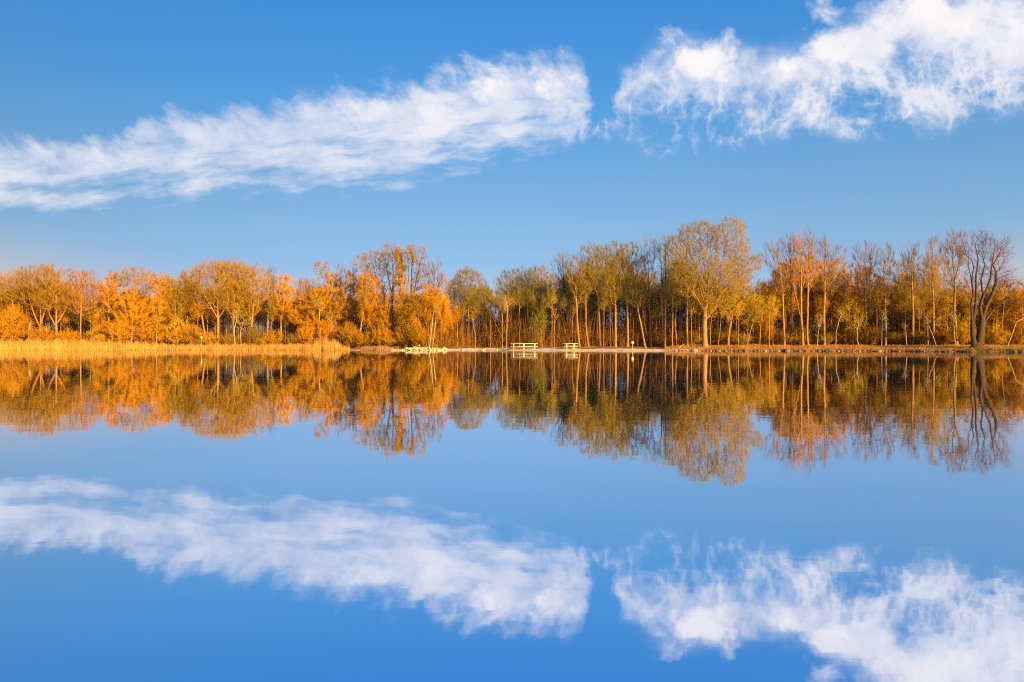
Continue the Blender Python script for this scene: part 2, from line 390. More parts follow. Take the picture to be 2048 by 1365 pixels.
bp = nt.nodes.new('ShaderNodeBump'); bp.inputs['Strength'].default_value = 1.0; bp.inputs['Distance'].default_value = WAVE if 'WAVE' in globals() else 0.0030
nt.links.new((hgt * calm).k, bp.inputs['Height']); nt.links.new(bp.outputs[0], gl.inputs['Normal'])
M['water'] = m
mb = MB(); mb.add([(-400, -150, 0), (400, -150, 0), (400, 220, 0), (-400, 220, 0)], [(0, 1, 2, 3)])
tag(link("lake_water", mb.mesh("lake_water", [m])), kind='structure')

# ------------------------------------------------------------------ trees
M['tw_old'] = foliage("twigs_old", [(0.06, 0.03, 0.015), (0.13, 0.065, 0.028), (0.22, 0.11, 0.045)], 0.0)
M['tw_bare'] = foliage("twigs_bare", [(0.12, 0.07, 0.025), (0.23, 0.14, 0.04), (0.34, 0.21, 0.06)], 0.0)
# style: dens = twigs per m2 of crown outline, tl = twig length, tr = twig radius, up/out/rnd = twig direction,
#        leaf = leaves per m2, ls = leaf size, vh = how much limbs prefer to rise, shell = how far tips crowd the outline
STY = {
 'leafy':  dict(tips=15, dens=105, tl=0.7, tr=0.008, up=0.9, out=0.6, rnd=0.5, leaf=470, ls=0.062, vh=1.7, tw='tw_brown', lf='lf_olive', bark='bark_tan', shell=0.38, clump=0.18),
 'green':  dict(tips=15, dens=105, tl=0.7, tr=0.008, up=0.9, out=0.6, rnd=0.5, leaf=470, ls=0.062, vh=1.7, tw='tw_brown', lf='lf_green', bark='bark_brown', shell=0.45, clump=0.18),
 'bare':   dict(tips=9, dens=62, tl=1.0, tr=0.0075, up=1.1, out=0.5, rnd=0.25, leaf=5, ls=0.07, vh=2.1, tw='tw_bare', lf='lf_pink', bark='bark_tan', shell=0.7, clump=0.21),
 'old':    dict(tips=5.0, dens=55, tl=0.9, tr=0.009, up=0.4, out=0.8, rnd=0.45, leaf=6, ls=0.07, vh=1.3, tw='tw_old', lf='lf_pink', bark='bark_grey', shell=0.7, clump=0.21),
 'gold':   dict(tips=5.0, dens=170, tl=0.75, tr=0.009, up=0.6, out=0.6, rnd=0.5, leaf=380, ls=0.085, vh=1.3, tw='tw_gold', lf='lf_gold', bark='bark_gold', shell=0.6, clump=0.25),
 'orange': dict(tips=5.0, dens=190, tl=0.75, tr=0.009, up=0.7, out=0.5, rnd=0.5, leaf=220, ls=0.08, vh=1.4, tw='tw_orange', lf='lf_rust', bark='bark_gold', shell=0.6, clump=0.25),
 'yellow': dict(tips=5.0, dens=60, tl=0.6, tr=0.0085, up=0.4, out=0.6, rnd=0.7, leaf=420, ls=0.088, vh=1.2, tw='tw_gold', lf='lf_yellow', bark='bark_tan', shell=0.6, clump=0.34),
 'willow': dict(tips=4.0, dens=130, tl=1.5, tr=0.009, up=-1.3, out=0.4, rnd=0.35, leaf=380, ls=0.085, vh=1.5, tw='tw_gold', lf='lf_gold', bark='bark_gold', shell=0.6, clump=0.21),
 'poplar': dict(tips=9.0, dens=36, tl=0.55, tr=0.009, up=0.4, out=0.5, rnd=0.9, leaf=480, ls=0.064, vh=2.0, tw='tw_brown', lf='lf_olive', bark='bark_dark', shell=0.5, clump=0.4),
 'pink':   dict(tips=5.0, dens=70, tl=0.6, tr=0.0085, up=0.4, out=0.6, rnd=0.7, leaf=360, ls=0.085, vh=1.2, tw='tw_red', lf='lf_pink', bark='bark_brown', shell=0.6, clump=0.34),
 'shrub':  dict(tips=9.0, dens=170, tl=0.6, tr=0.008, up=0.7, out=0.6, rnd=0.5, leaf=260, ls=0.085, vh=1.4, tw='tw_orange', lf='lf_rust', bark='bark_brown', shell=0.5, clump=0.21),
}
def grow(rng, stems, lobes, st, Rb, tips=None, taper=0.25, wig=0.035):
    """stems: list of (polyline in local metres, attachable-from fraction); lobes: ellipsoids (x,y,z,rx,ry,rz)"""
    P, par, pl, ok = [], [], [], []
    for k, (path, frm) in enumerate(stems):
        q = subdiv_path(path, 0.6); q[1:, :2] += np.cumsum(rng.normal(0, 0.018, (len(q) - 1, 2)), 0) * min(1.0, len(q) / 12)
        root = 0; base = len(P)
        if k > 0:                       # a later stem springs from the nearest node of an earlier one (or the root)
            A = np.array(P); root = int(np.argmin(np.linalg.norm(A - q[0], axis=1)))
        for i, p in enumerate(q):
            if k > 0 and i == 0: continue
            P.append(p); par.append(-1 if (k == 0 and i == 0) else (root if i == (1 if k > 0 else 0) else len(P) - 2))
            pl.append(0 if par[-1] < 0 else pl[par[-1]] + np.linalg.norm(p - P[par[-1]])); ok.append(i / len(q) >= frm)
    lob = np.array(lobes, float); area = lob[:, 3] * lob[:, 5] * np.pi; A_tot = area.sum()
    n = int(tips or st['tips'] * A_tot * 1.1 + 60); n = min(n, tips or 1500)
    pick = rng.choice(len(lob), n, p=area / A_tot)
    u = rng.normal(size=(n, 3)); u /= np.linalg.norm(u, axis=1, keepdims=True); r = rng.uniform(0, 1, (n, 1)) ** (st['shell'] * 0.8)
    T = lob[pick, :3] + u * r * lob[pick, 3:]
    T = T + rng.normal(0, 0.12, T.shape)
    zmin = P[0][2] + 0.6
    T = T[T[:, 2] > zmin]
    nmax = len(P) + len(T) * 14
    A = np.zeros((nmax, 3)); A[:len(P)] = P; PL = np.zeros(nmax); PL[:len(P)] = pl; OK = np.zeros(nmax, bool); OK[:len(P)] = ok
    par = list(par); cnt = len(P)
    c0 = np.array(P[-1]) * [1, 1, 0.8]
    order = np.argsort(np.min(np.linalg.norm((T[:, None] - A[None, :cnt:2]) * [1, 1, .7], axis=2), axis=1))
    vh = st['vh']
    for t in T[order]:
        d = t - A[:cnt]
        hd = np.hypot(d[:, 0], d[:, 1])
        c = np.sqrt((hd * vh) ** 2 + d[:, 2] ** 2) + 0.30 * PL[:cnt] + np.where(d[:, 2] < hd * 0.25, (hd * 0.25 - d[:, 2]) * 1.6, 0)
        c[~OK[:cnt]] = 1e9
        j = int(np.argmin(c)); a = A[j]; L = np.linalg.norm(t - a)
        if L < 0.15: continue
        g = a - A[par[j]] if par[j] >= 0 else np.array([0, 0, 1.0]); g = g / (np.linalg.norm(g) + 1e-9)
        ctrl = a + (0.45 * g + 0.35 * (t - a) / L + np.array([0, 0, 0.0])) * L * 0.55
        ns = min(12, max(1, int(L / 0.55)))
        prev = j
        for i in range(1, ns + 1):
            s = i / ns; p = a * (1 - s) ** 2 + ctrl * 2 * s * (1 - s) + t * s * s
            if i < ns: p = p + rng.normal(0, wig, 3)
            A[cnt] = p; par.append(prev); PL[cnt] = PL[prev] + np.linalg.norm(p - A[prev]); OK[cnt] = True; prev = cnt; cnt += 1
    A = A[:cnt]; par = np.array(par); e = 2.3; r0 = 0.0125
    acc = np.zeros(cnt)
    kids = np.bincount(par[par >= 0], minlength=cnt)
    for i in range(cnt - 1, 0, -1):
        if kids[i] == 0: acc[i] += r0 ** e
        acc[par[i]] += acc[i]
    rad = acc ** (1 / e); rroot = rad[0]
    if rroot > r0 * 1.01:
        pw = math.log(Rb / r0) / math.log(rroot / r0); rad = r0 * (np.maximum(rad, r0) / r0) ** max(pw, 0.5)
    # stems keep thinning with height and flare at the foot
    z = A[:, 2] - A[0, 2]; H = z.max() + 1e-6
    rad = rad * (1 - taper * np.clip(z / H, 0, 1) ** 0.6); rad = rad * (1 + 0.45 * np.exp(-np.clip(z, 0, 9) / 0.35) * (rad > 0.05))
    return A, par, rad, kids, A_tot
def build_tree(seed, stems, lobes, style, Rb=0.16, bark=None, lf=None, tw=None, tips=None, dens=1.0, leaf=1.0, ls=None, taper=0.25, wig=0.035):
    rng = np.random.default_rng(seed); st = STY[style]
    A, par, rad, kids, area = grow(rng, stems, lobes, st, Rb, tips, taper, wig)
    i = np.arange(1, len(A)); P0, P1 = A[par[i]], A[i]; R0, R1 = np.minimum(rad[par[i]], rad[i] * 1.35), rad[i]
    tb = MB()
    big = R1 > 0.06; mid = (~big) & (R1 > 0.022); thin = ~(big | mid)
    for msk, sd in ((big, 8), (mid, 5), (thin, 3)):
        if msk.any():
            ext = (P1[msk] - P0[msk]) * 0.03
            tb.tubes(P0[msk] - ext, P1[msk] + ext, R0[msk], R1[msk], sd)
    trunk = tb.mesh("trunk", [M[bark or st['bark']]], smooth=True)
    # twigs
    cb = MB(); lob = np.array(lobes, float); cen = lob[:, :3].mean(0); 
    nt_ = int(area * st['dens'] * dens)
    w = np.where((rad < 0.035) & (np.arange(len(A)) > 0), 1.0, 0.02) * np.where(kids == 0, 3.0, 1.0); w[0] = 0
    if len(w) < 3: w[:] = 1
    cl = np.exp(rng.normal(0, st['clump'], len(A)))
    # neighbours on one limb share their leafiness
    for k in range(1, len(A)):
        if rng.random() < 0.75: cl[k] = cl[par[k]] * 0.7 + cl[k] * 0.3 if cl[k] < 50 else 1
    w = w * (0.35 + cl / cl.mean())
    w = w / w.sum()
    src = rng.choice(len(A), nt_, p=w); f = rng.uniform(0, 1, (nt_, 1))
    S0 = A[par[src]] * f + A[src] * (1 - f)
    g = A[src] - A[par[src]]; g /= np.linalg.norm(g, axis=1, keepdims=True) + 1e-9
    o = S0 - cen; o /= np.linalg.norm(o, axis=1, keepdims=True) + 1e-9
    dr = g * 0.5 + o * st['out'] + np.array([0, 0, 1.0]) * st['up'] + rng.normal(size=(nt_, 3)) * st['rnd']
    dr /= np.linalg.norm(dr, axis=1, keepdims=True)
    Lt = st['tl'] * rng.uniform(0.4, 1.2, (nt_, 1)); S1 = S0 + dr * Lt
    cb.spikes(S0, S1, np.full(nt_, st['tr']), 0)
    f = rng.uniform(0.25, 0.7, (nt_, 1)); B0 = S0 + dr * Lt * f
    d2 = dr + rng.normal(size=(nt_, 3)) * 0.6; d2 /= np.linalg.norm(d2, axis=1, keepdims=True)
    B1 = B0 + d2 * Lt * 0.5; cb.spikes(B0, B1, np.full(nt_, st['tr'] * 0.75), 0)
    nl = int(area * st['leaf'] * leaf)
    if nl:
        wl = (cl[src] / cl[src].mean()) ** 0.9; wl /= wl.sum()
        rho = np.min(np.linalg.norm((S1[:, None] - lob[None, :, :3]) / lob[None, :, 3:], axis=2), axis=1)
        wl = wl * (0.3 + np.clip(rho, 0, 1.2) ** 2); wl /= wl.sum()
        k = rng.choice(nt_, nl, p=wl); f = rng.uniform(0.2, 1.05, (nl, 1)); side = rng.random((nl, 1)) < 0.35
        P = np.where(side, B0[k] + (B1[k] - B0[k]) * f, S0[k] + (S1[k] - S0[k]) * f)
        cb.leaves(P + rng.normal(0, 0.03, P.shape), ls or st['ls'], rng, 1, 0.62, 0.5 if style == 'willow' else 0.0)
    crown = cb.mesh("crown", [M[tw or st['tw']], M[lf or st['lf']]])
    return trunk, crown
def put_tree(name, meshes, loc, label, cat, group=None, rot=0, scl=(1, 1, 1)):
    e = bpy.data.objects.new(name, None); C.objects.link(e); e.location = loc; e.rotation_euler = (0, 0, rot); e.scale = scl
    e.empty_display_size = 0.2
    tag(e, label, cat, group)
    link("trunk", meshes[0], e); link("crown", meshes[1], e)
    return e
SEED = [100]
def T(name, label, style, px, D, lobes, stems=None, R_=0.16, frm=0.35, cat='tree', group=None, depth=1.0, **kw):
    if px < 880 and style in ('leafy', 'poplar'): kw.setdefault('lf', 'lf_amber'); kw.setdefault('tw', 'tw_umber')
    """lobes and stems are given where they show: (x, y, half width, half height) around the foot at px, D metres away"""
    SEED[0] += 1
    X = at(px, D); z0 = float(ground_z(X, D)) - 0.06; k = D / F; rng = np.random.default_rng(SEED[0])
    lb = []
    for cx, cy, rx, ry in lobes:
        lb.append(((cx - px) * k, rng.uniform(-0.25, 0.25) * rx * k, zat(cy, D) - z0, rx * k, min(rx, 60) * k * depth, ry * k))
    if stems is None:
        zt = max(l[2] + l[5] * 0.35 for l in lb); xc = np.mean([l[0] for l in lb])
        stems = [([(0, 0, 0), (xc * 0.25, 0, zt * 0.4), (xc, 0, zt)], frm)]
    else:
        s2 = []
        for j, s_ in enumerate(stems):
            fr = frm
            if isinstance(s_, tuple): s_, fr = s_
            s2.append(([(((x - px) * k), 0.0 if j == 0 else rng.uniform(-0.1, 0.1) * i, zat(y, D) - z0 if not (j == 0 and i == 0) else 0.0) for i, (x, y) in enumerate(s_)], fr))
        stems = s2
    ms = build_tree(SEED[0], stems, lb, style, R_, **kw)
    return put_tree(name, ms, (X, D, z0), label, cat, group)
# left bank, from the left edge of the picture
G1 = 'trees behind the reed bed'
T('tree', 'olive leafing tree at the far left end of the bank, behind the domed golden shrub', 'leafy', 38, 108, [(28,568,36,30),(5,575,25,25)], R_=0.17, group=G1)
T('tree', 'broad leafing tree whose stem forks low into a wide V behind the reeds', 'leafy', 80, 107, [(78,563,40,30),(60,590,35,22),(100,595,30,20)], stems=[[(80,690),(81,640),(80,560)],[(80,655),(68,628),(60,600)],[(80,655),(92,620),(97,590)]], R_=0.2, frm=0.3, group=G1)
T('tree', 'leafing tree with spread fan of limbs, beside the pink twigged tree', 'leafy', 113, 106, [(113,562,38,30),(112,600,38,22)], stems=[[(113,690),(114,640),(113,560)],[(113,650),(128,625),(140,600)],[(113,655),(100,630),(92,610)]], R_=0.19, frm=0.35, group=G1)
T('tree', 'pale straight stem under a pinkish haze of bare twigs', 'bare', 161, 105, [(162,572,24,34),(160,610,32,26)], R_=0.12, frm=0.45, dens=2.6, bark='bark_tan', tw='tw_red', group=G1)
T('tree', 'thin pinkish bare tree standing low in the gap of the left bank skyline', 'bare', 185, 109, [(186,585,18,40)], R_=0.09, dens=1.2, tw='tw_red', group=G1)
T('tree', 'golden tree with dense crown, just left of the arching tree', 'gold', 218, 108, [(222,568,24,22),(212,590,16,25)], R_=0.12, group=G1)
T('tree', 'arching tree with an umbrella shaped sparse top, left half of the bank', 'leafy', 263, 108, [(272,550,36,13),(250,560,18,14),(292,570,22,22)], R_=0.16, dens=1.0, leaf=0.9, group=G1)
T('willow_tree', 'low wide golden willow leaning over the reeds under the arching tree', 'gold', 262, 104, [(250,615,42,24),(280,640,46,26),(240,660,34,20),(305,620,30,26),(260,600,26,16)], R_=0.17, dens=1.4, frm=0.1, group=G1)
T('tree', 'upright golden tree between arching tree and the green crowns', 'gold', 322, 106, [(320,575,24,28),(318,615,24,34)], R_=0.13, group=G1)
T('tree', 'green gold rounded tree left of the highest olive crowns', 'leafy', 352, 107, [(355,578,36,28),(345,610,32,30)], R_=0.14, lf='lf_yellow', leaf=1.3, group=G1)
T('tree', 'olive tree filling the left shoulder of the high round crowns', 'leafy', 412, 108, [(388,566,26,28),(380,600,25,25)], R_=0.14, group=G1)
T('tree', 'great olive tree with bright stem at the left of the high round crowns', 'leafy', 437, 106, [(432,562,46,40),(450,550,36,26),(415,600,36,20)], stems=[[(437,690),(437,630),(436,540)],[(437,640),(425,618),(408,590)],[(437,636),(455,612),(462,580)]], R_=0.21, leaf=1.15, group=G1)
T('tree', 'forked olive tree in the middle of the high round crowns', 'leafy', 467, 107, [(474,556,40,34),(470,605,36,22)], stems=[[(467,690),(466,635),(472,545)],[(466,640),(455,620),(450,590)],[(467,640),(478,615),(488,580)]], R_=0.19, leaf=1.15, group=G1)
T('tree', 'tall olive tree closing the high round crowns on their right', 'leafy', 505, 106, [(508,566,34,38),(530,580,20,28),(500,610,26,25)], stems=[[(505,690),(504,650),(509,600),(508,555)],[(504,652),(499,630),(497,590)]], R_=0.18, group=G1)
T('tree', 'slender nearly bare pole of a tree right of the high round crowns', 'bare', 534, 107, [(545,565,10,34)], R_=0.13, group=G1)
T('tree', 'narrow golden orange tree right of the slender bare pole', 'gold', 563, 106, [(571,575,20,30),(572,610,26,30)], stems=[[(563,690),(562,640),(566,620),(570,570)]], R_=0.13, group=G1)
T('tree', 'dark leafing tree in the dip of the skyline before the willows', 'leafy', 605, 110, [(605,585,26,26),(600,620,22,30)], R_=0.12, group=G1)
T('tree', 'tall open tree with knotted tufts at its top above the golden willows', 'poplar', 628, 107, [(636,540,13,18),(650,545,10,22),(640,585,26,30)], R_=0.13, bark='bark_tan', group=G1)
T('willow_tree', 'golden willow with rounded crown above the tall reed clump', 'gold', 628, 104, [(605,625,32,32),(635,610,28,36),(645,655,30,24)], R_=0.14, dens=1.2, group=G1)
T('tree', 'golden tree behind the end of the reed bed', 'gold', 664, 106, [(664,580,22,34),(672,620,26,30)], R_=0.12, group=G1)
T('tree', 'thin bare mast of a tree above the orange crowns by the reed tip', 'bare', 681, 108, [(680,560,9,34)], R_=0.09, group=G1)
T('tree', 'dense orange tree left of the leaning white birch', 'orange', 694, 104, [(700,572,24,32),(690,610,28,30)], R_=0.13, dens=1.1, lf='lf_gold', group=G1)
T('willow_tree', 'bright golden willow column directly behind the leaning white birch', 'willow', 746, 100, [(745,590,24,44),(742,620,26,34),(735,560,20,26)], R_=0.16, group=G1)
T('tree', 'tufted tree with dark forked limbs left of the twin tall poplars', 'poplar', 762, 100, [(722,528,22,16),(745,515,24,16),(760,540,22,26),(738,548,20,20)], stems=[[(766,692),(769,640),(770,590),(757,560),(745,525)],[(770,592),(778,565),(768,520)],[(757,562),(740,545),(725,530)]], R_=0.17, bark='bark_brown', frm=0.5, dens=1.0, leaf=1.2, group=G1)
G2 = 'tall dark poplars on the point'
T('poplar_tree', 'left of the two tallest dark poplars, its tufted head leaning left', 'poplar', 787, 98, [(785,505,24,20),(800,520,22,22),(772,520,14,18),(796,560,16,30)], stems=[[(787,694),(786,620),(789,560),(787,500)],[(787,600),(777,560),(770,520)],[(788,580),(796,540),(804,505)]], R_=0.21, frm=0.4, dens=1.1, leaf=1.3, group=G2)
T('poplar_tree', 'golden clad stem between the two tallest dark poplars', 'gold', 803, 98, [(803,560,10,42),(806,620,14,30),(800,520,10,20)], R_=0.15, frm=0.2, dens=1.5, lf='lf_yellow', group=G2)
T('poplar_tree', 'right of the two tallest dark poplars, with a heavy head on its right side', 'poplar', 822, 97, [(832,505,24,18),(842,530,18,24),(825,520,14,24),(836,560,18,22)], stems=[[(821,694),(821,640),(824,560),(826,490)],[(822,610),(832,560),(842,515)],[(820,650),(812,600),(819,550),(815,520)]], R_=0.2, frm=0.42, dens=1.1, leaf=1.3, group=G2)
T('willow_tree', 'tall golden willow curtain between the two dark poplars', 'willow', 812, 96.5, [(810,600,15,36),(815,640,18,36)], R_=0.12, dens=1.2, frm=.2)
T('willow_tree', 'golden bushy tree filling the foot of the left dark poplar', 'gold', 774, 98.5, [(774,635,18,34),(782,610,12,30)], R_=0.11, dens=1.0, frm=.2)
T('willow_tree', 'yellow green willow mound between the dark poplars and the water', 'willow', 838, 95, [(838,605,24,24),(832,640,24,30),(845,660,22,22)], R_=0.13, lf='lf_yellow', dens=1.3, frm=0.15)
T('tree', 'thin reddish tree with sparse top over the drooping golden willow', 'bare', 858, 96, [(868,555,20,36),(885,575,14,26),(866,590,20,30)], stems=[[(857,694),(862,640),(866,600),(868,540)],[(865,600),(878,570),(886,550)]], R_=0.14, bark='bark_brown', dens=1.2)
T('willow_tree', 'drooping golden willow on the point, hanging over the stone heap', 'willow', 860, 94, [(874,605,24,30),(880,630,22,24),(858,590,18,26)], stems=[[(857,694),(864,640),(874,600)],[(858,680),(856,640),(850,600)]], R_=0.12, dens=1.6, leaf=1.3, frm=0.45)
G3 = 'white birches on the left bank'
T('birch_tree', 'long white birch leaning right over the brushy point', 'yellow', 718, 99, [(737,570,14,22),(728,600,14,18)], stems=[[(718,682),(724,640),(731,590),(736,562)]], R_=0.085, bark='bark_white', frm=0.5, dens=.6, leaf=.6, cat='birch', group=G3)
T('birch_tree', 'inner white birch of the pair rising from the stone heap', 'yellow', 858, 93, [(868,610,10,20)], stems=[[(858,694),(864,655),(868,620)]], R_=0.06, bark='bark_white', frm=0.6, dens=.6, cat='birch', group=G3)
T('birch_tree', 'outer white birch of the pair leaning right beside the dark cove', 'yellow', 865, 93, [(873,610,9,20)], stems=[[(865,694),(869,655),(873,622)]], R_=0.06, bark='bark_white', frm=0.6, dens=.6, cat='birch', group=G3)
T('birch_tree', 'short white stem left of the tall reed clump', 'yellow', 636, 102.5, [(640,605,12,18)], stems=[[(636,690),(637,650),(640,615)]], R_=0.06, bark='bark_white', frm=0.6, dens=.7, cat='birch', group=G3)
T('birch_tree', 'thin white stem just behind the tall reed clump', 'yellow', 662, 102.5, [(664,630,10,16)], stems=[[(662,690),(661,660),(664,635)]], R_=0.05, bark='bark_white', frm=0.6, dens=.7, cat='birch', group=G3)
T('birch_tree', 'crooked white stem in front of the high round crowns', 'yellow', 470, 102.5, [(473,625,8,14)], stems=[[(471,692),(469,665),(474,640)]], R_=0.055, bark='bark_white', frm=0.6, dens=.7, cat='birch', group=G3)
T('birch_tree', 'short pale snag among the reeds at far left', 'yellow', 58, 103, [(60,650,5,7)], stems=[[(58,690),(58,665),(61,648)]], R_=0.06, bark='bark_white', frm=0.8, dens=.4, cat='birch', group=G3)
T('birch_tree', 'slim white stem on reed bank below the golden upright tree', 'yellow', 313, 103, [(315,640,8,14)], stems=[[(312,690),(314,665),(315,648)]], R_=0.05, bark='bark_white', frm=0.7, dens=.5, cat='birch', group=G3)
T('birch_tree', 'thin forked pale stem between reeds and the slender bare pole', 'yellow', 487, 103, [(486,640,12,14)], stems=[[(483,690),(481,665),(487,645)],[(483,672),(490,655),(494,642)]], R_=0.05, bark='bark_white', frm=0.6, dens=.5, cat='birch', group=G3)

# the cove behind the tables
G4 = 'leafing trees round the cove'
T('tree', 'round yellow green crown alone left of the skyline notch, at the cove', 'leafy', 945, 112, [(938,578,40,34),(915,600,26,34),(958,605,28,36),(935,552,26,14)], stems=[[(945,694),(944,630),(940,560)],[(944,640),(928,600),(918,570)],[(944,630),(955,600),(962,580)]], R_=0.15, lf='lf_olive', bark='bark_brown', leaf=0.9, group=G4)
T('tree', 'slender dark stemmed tree under the left edge of the lone cove crown', 'leafy', 915, 114, [(912,590,20,32),(905,620,16,30)], R_=0.1, bark='bark_dark', leaf=.7, group=G4)
T('tree', 'slim leafing tree rising right of the lone cove crown', 'leafy', 970, 115, [(968,600,16,36)], R_=0.09, bark='bark_brown', leaf=.6, group=G4)
T('tree', 'green crown right of the skyline notch with a bright straight stem', 'green', 1013, 111, [(1020,570,30,28),(1010,600,24,30),(1035,590,24,30)], R_=0.12, lf='lf_green', leaf=1.1, bark='bark_tan', group=G4)
T('tree', 'green tree behind the long picnic table', 'green', 1050, 112, [(1048,565,26,28),(1055,600,26,34)], R_=0.13, bark='bark_brown', leaf=1.0, group=G4)
T('tree', 'pale leafing round topped tree between the two picnic tables', 'leafy', 1085, 112, [(1082,560,34,26),(1095,585,26,34),(1070,600,24,30)], stems=[[(1085,694),(1084,630),(1082,560)],[(1084,640),(1072,600),(1066,570)],[(1084,630),(1098,595),(1102,570)]], R_=0.15, bark='bark_brown', leaf=.9, group=G4)
T('tree', 'small dark green bushy tree behind the gap between the picnic tables', 'green', 1084, 97, [(1076,655,15,26),(1082,640,12,26)], R_=0.07, lf='lf_green', leaf=1.5, frm=0.1, bark='bark_tan', group=G4)
T('tree', 'blackish bare tree with thin high twigs over the cove', 'bare', 1131, 103, [(1124,530,24,26),(1128,570,20,40)], stems=[[(1130,694),(1130,600),(1124,520)],[(1129,610),(1140,560),(1142,520)]], R_=0.14, bark='bark_dark', tw='tw_brown', dens=.7, frm=0.5, group=G4)
T('tree', 'bright curved stem just right of the short picnic table', 'leafy', 1156, 97, [(1150,545,22,32),(1160,580,20,30)], stems=[[(1159,694),(1155,650),(1153,600),(1152,540)]], R_=0.13, bark='bark_tan', leaf=.6, group=G4)
T('tree', 'second bright stem right of the short picnic table, slightly bowed', 'leafy', 1175, 97, [(1168,560,18,36)], stems=[[(1177,694),(1173,650),(1172,600),(1168,540)]], R_=0.1, bark='bark_tan', leaf=.5, group=G4)
T('tree', 'brown gold crown at the left of the three high crowns in mid picture', 'leafy', 1198, 97, [(1185,515,30,28),(1200,545,32,34),(1175,560,22,32)], stems=[[(1201,694),(1198,620),(1196,540),(1192,500)],[(1198,600),(1185,560),(1176,520)],[(1197,590),(1212,550),(1215,520)]], R_=0.17, bark='bark_brown', lf='lf_olive', group=G4)
T('tree', 'brown gold crown in the middle of the three high crowns', 'leafy', 1231, 96, [(1232,512,28,28),(1240,545,28,38),(1222,575,24,30)], stems=[[(1231,694),(1230,620),(1228,560),(1230,500)],[(1230,590),(1244,545),(1246,515)]], R_=0.16, bark='bark_tan', leaf=1.05, group=G4)
T('tree', 'brown gold crown at the right of the three high crowns, sloping to right', 'leafy', 1256, 96, [(1262,515,26,28),(1278,545,26,32),(1265,580,28,32)], stems=[[(1255,694),(1255,630),(1254,560),(1262,505)],[(1255,600),(1270,560),(1282,530)]], R_=0.16, bark='bark_tan', leaf=1.0, group=G4)
T('tree', 'strongly leaning stem behind the white topped post', 'leafy', 1291, 95, [(1270,590,20,28)], stems=[[(1291,695),(1283,660),(1276,625),(1272,590)]], R_=0.13, bark='bark_tan', leaf=.4, dens=.6)
T('tree', 'thinner leaning stem beside the strongly leaning one', 'leafy', 1298, 95.5, [(1284,590,16,28)], stems=[[(1298,695),(1290,655),(1284,610)]], R_=0.09, bark='bark_brown', leaf=.3, dens=.6)
G5 = 'bare trees rising left of the great round tree'
T('tree', 'tall bare tree, the leftmost of those rising left of the great round tree', 'bare', 1300, 95, [(1298,510,20,42),(1305,580,20,40)], stems=[[(1301,695),(1300,620),(1299,540),(1297,490)],[(1300,580),(1290,530),(1288,500)],[(1300,570),(1308,520),(1310,495)]], R_=0.12, bark='bark_brown', tw='tw_brown', dens=.5, frm=.5, group=G5)
T('tree', 'tall bare tree with paired bright stem, middle of those left of the great round tree', 'bare', 1323, 94, [(1318,500,16,34),(1325,560,18,44)], stems=[[(1326,695),(1323,620),(1321,540),(1318,485)],[(1322,580),(1330,530),(1333,490)]], R_=0.13, tw='tw_brown', dens=.5, frm=.5, group=G5)
T('tree', 'tall bare tree standing closest on the left of the great round tree', 'bare', 1330, 93.5, [(1335,500,14,34),(1330,570,14,44)], R_=0.13, dens=.6, tw='tw_brown', frm=.5, group=G5)
T('tree', 'straight orange stem left of the great round tree', 'leafy', 1345, 92, [(1345,560,16,36)], R_=0.1, leaf=.6, group=G5)
T('tree', 'pale straight stem beside the fallen branch', 'leafy', 1375, 89.5, [(1373,540,16,40)], stems=[[(1375,695),(1373,620),(1372,500)]], R_=0.11, bark='bark_tan', leaf=.7, frm=.55, group=G5)
T('tree', 'thin bent stem between the straight orange one and fallen branch', 'leafy', 1354, 92, [(1352,590,14,32)], stems=[[(1354,695),(1350,650),(1353,600)]], R_=0.07, leaf=.5, group=G5)
# the great round tree
T('tree', 'great round topped spring green tree, tallest of the whole shore', 'leafy', 1410, 88.5,
  [(1398,478,42,36),(1455,478,38,40),(1350,515,26,42),(1485,530,30,42),(1512,528,12,16),(1410,540,56,44),(1450,560,46,40),(1375,560,36,40),(1430,600,40,22)],
  stems=[[(1410,695),(1409,650),(1410,625),(1414,590),(1418,540),(1422,470)],[(1411,640),(1428,620),(1437,595),(1465,560),(1500,540)],[(1412,615),(1402,585),(1390,540),(1380,490)],
         [(1414,600),(1432,555),(1448,510),(1458,465)],[(1410,625),(1396,600),(1372,565),(1352,530)],[(1416,570),(1405,520),(1400,470)],[(1426,580),(1450,545),(1485,510)],[(1412,600),(1398,560),(1368,520),(1352,505)],[(1415,585),(1430,530),(1436,470)]],
  R_=0.36, frm=0.38, tips=4200, lf='lf_spring', tw='tw_umber', dens=.95, leaf=1.2)
# right bank
G6 = 'golden trees right of the great round tree'
T('tree', 'yellow green hazel like tree at the right foot of the great round tree', 'yellow', 1455, 90, [(1455,610,30,26),(1490,600,28,30)], R_=0.1, frm=0.2, group=G6)
T('tree', 'low golden green tree in the dip right of the great round tree', 'yellow', 1505, 92, [(1500,590,30,32),(1510,630,34,28)], R_=0.11, frm=0.2, group=G6)
T('tree', 'forked pale trunk leaning right on the bank below the golden green dip', 'yellow', 1496, 88, [(1512,625,16,20)], stems=[[(1494,695),(1500,665),(1508,635)],[(1496,680),(1495,655),(1498,630)]], R_=0.075, frm=.6, dens=.6, leaf=.6, group=G6)
T('tree', 'orange crowned tree in the dip before the tall bare trees', 'gold', 1545, 93, [(1545,580,30,28),(1530,620,30,34)], R_=0.11, frm=0.25, lf='lf_gold', group=G6)
T('tree', 'slim pale stem in front of the orange crowned tree', 'yellow', 1538, 87, [(1540,620,14,24)], R_=0.07, frm=.6, leaf=.8, group=G6)
G7 = 'tall bare trees of the right bank'
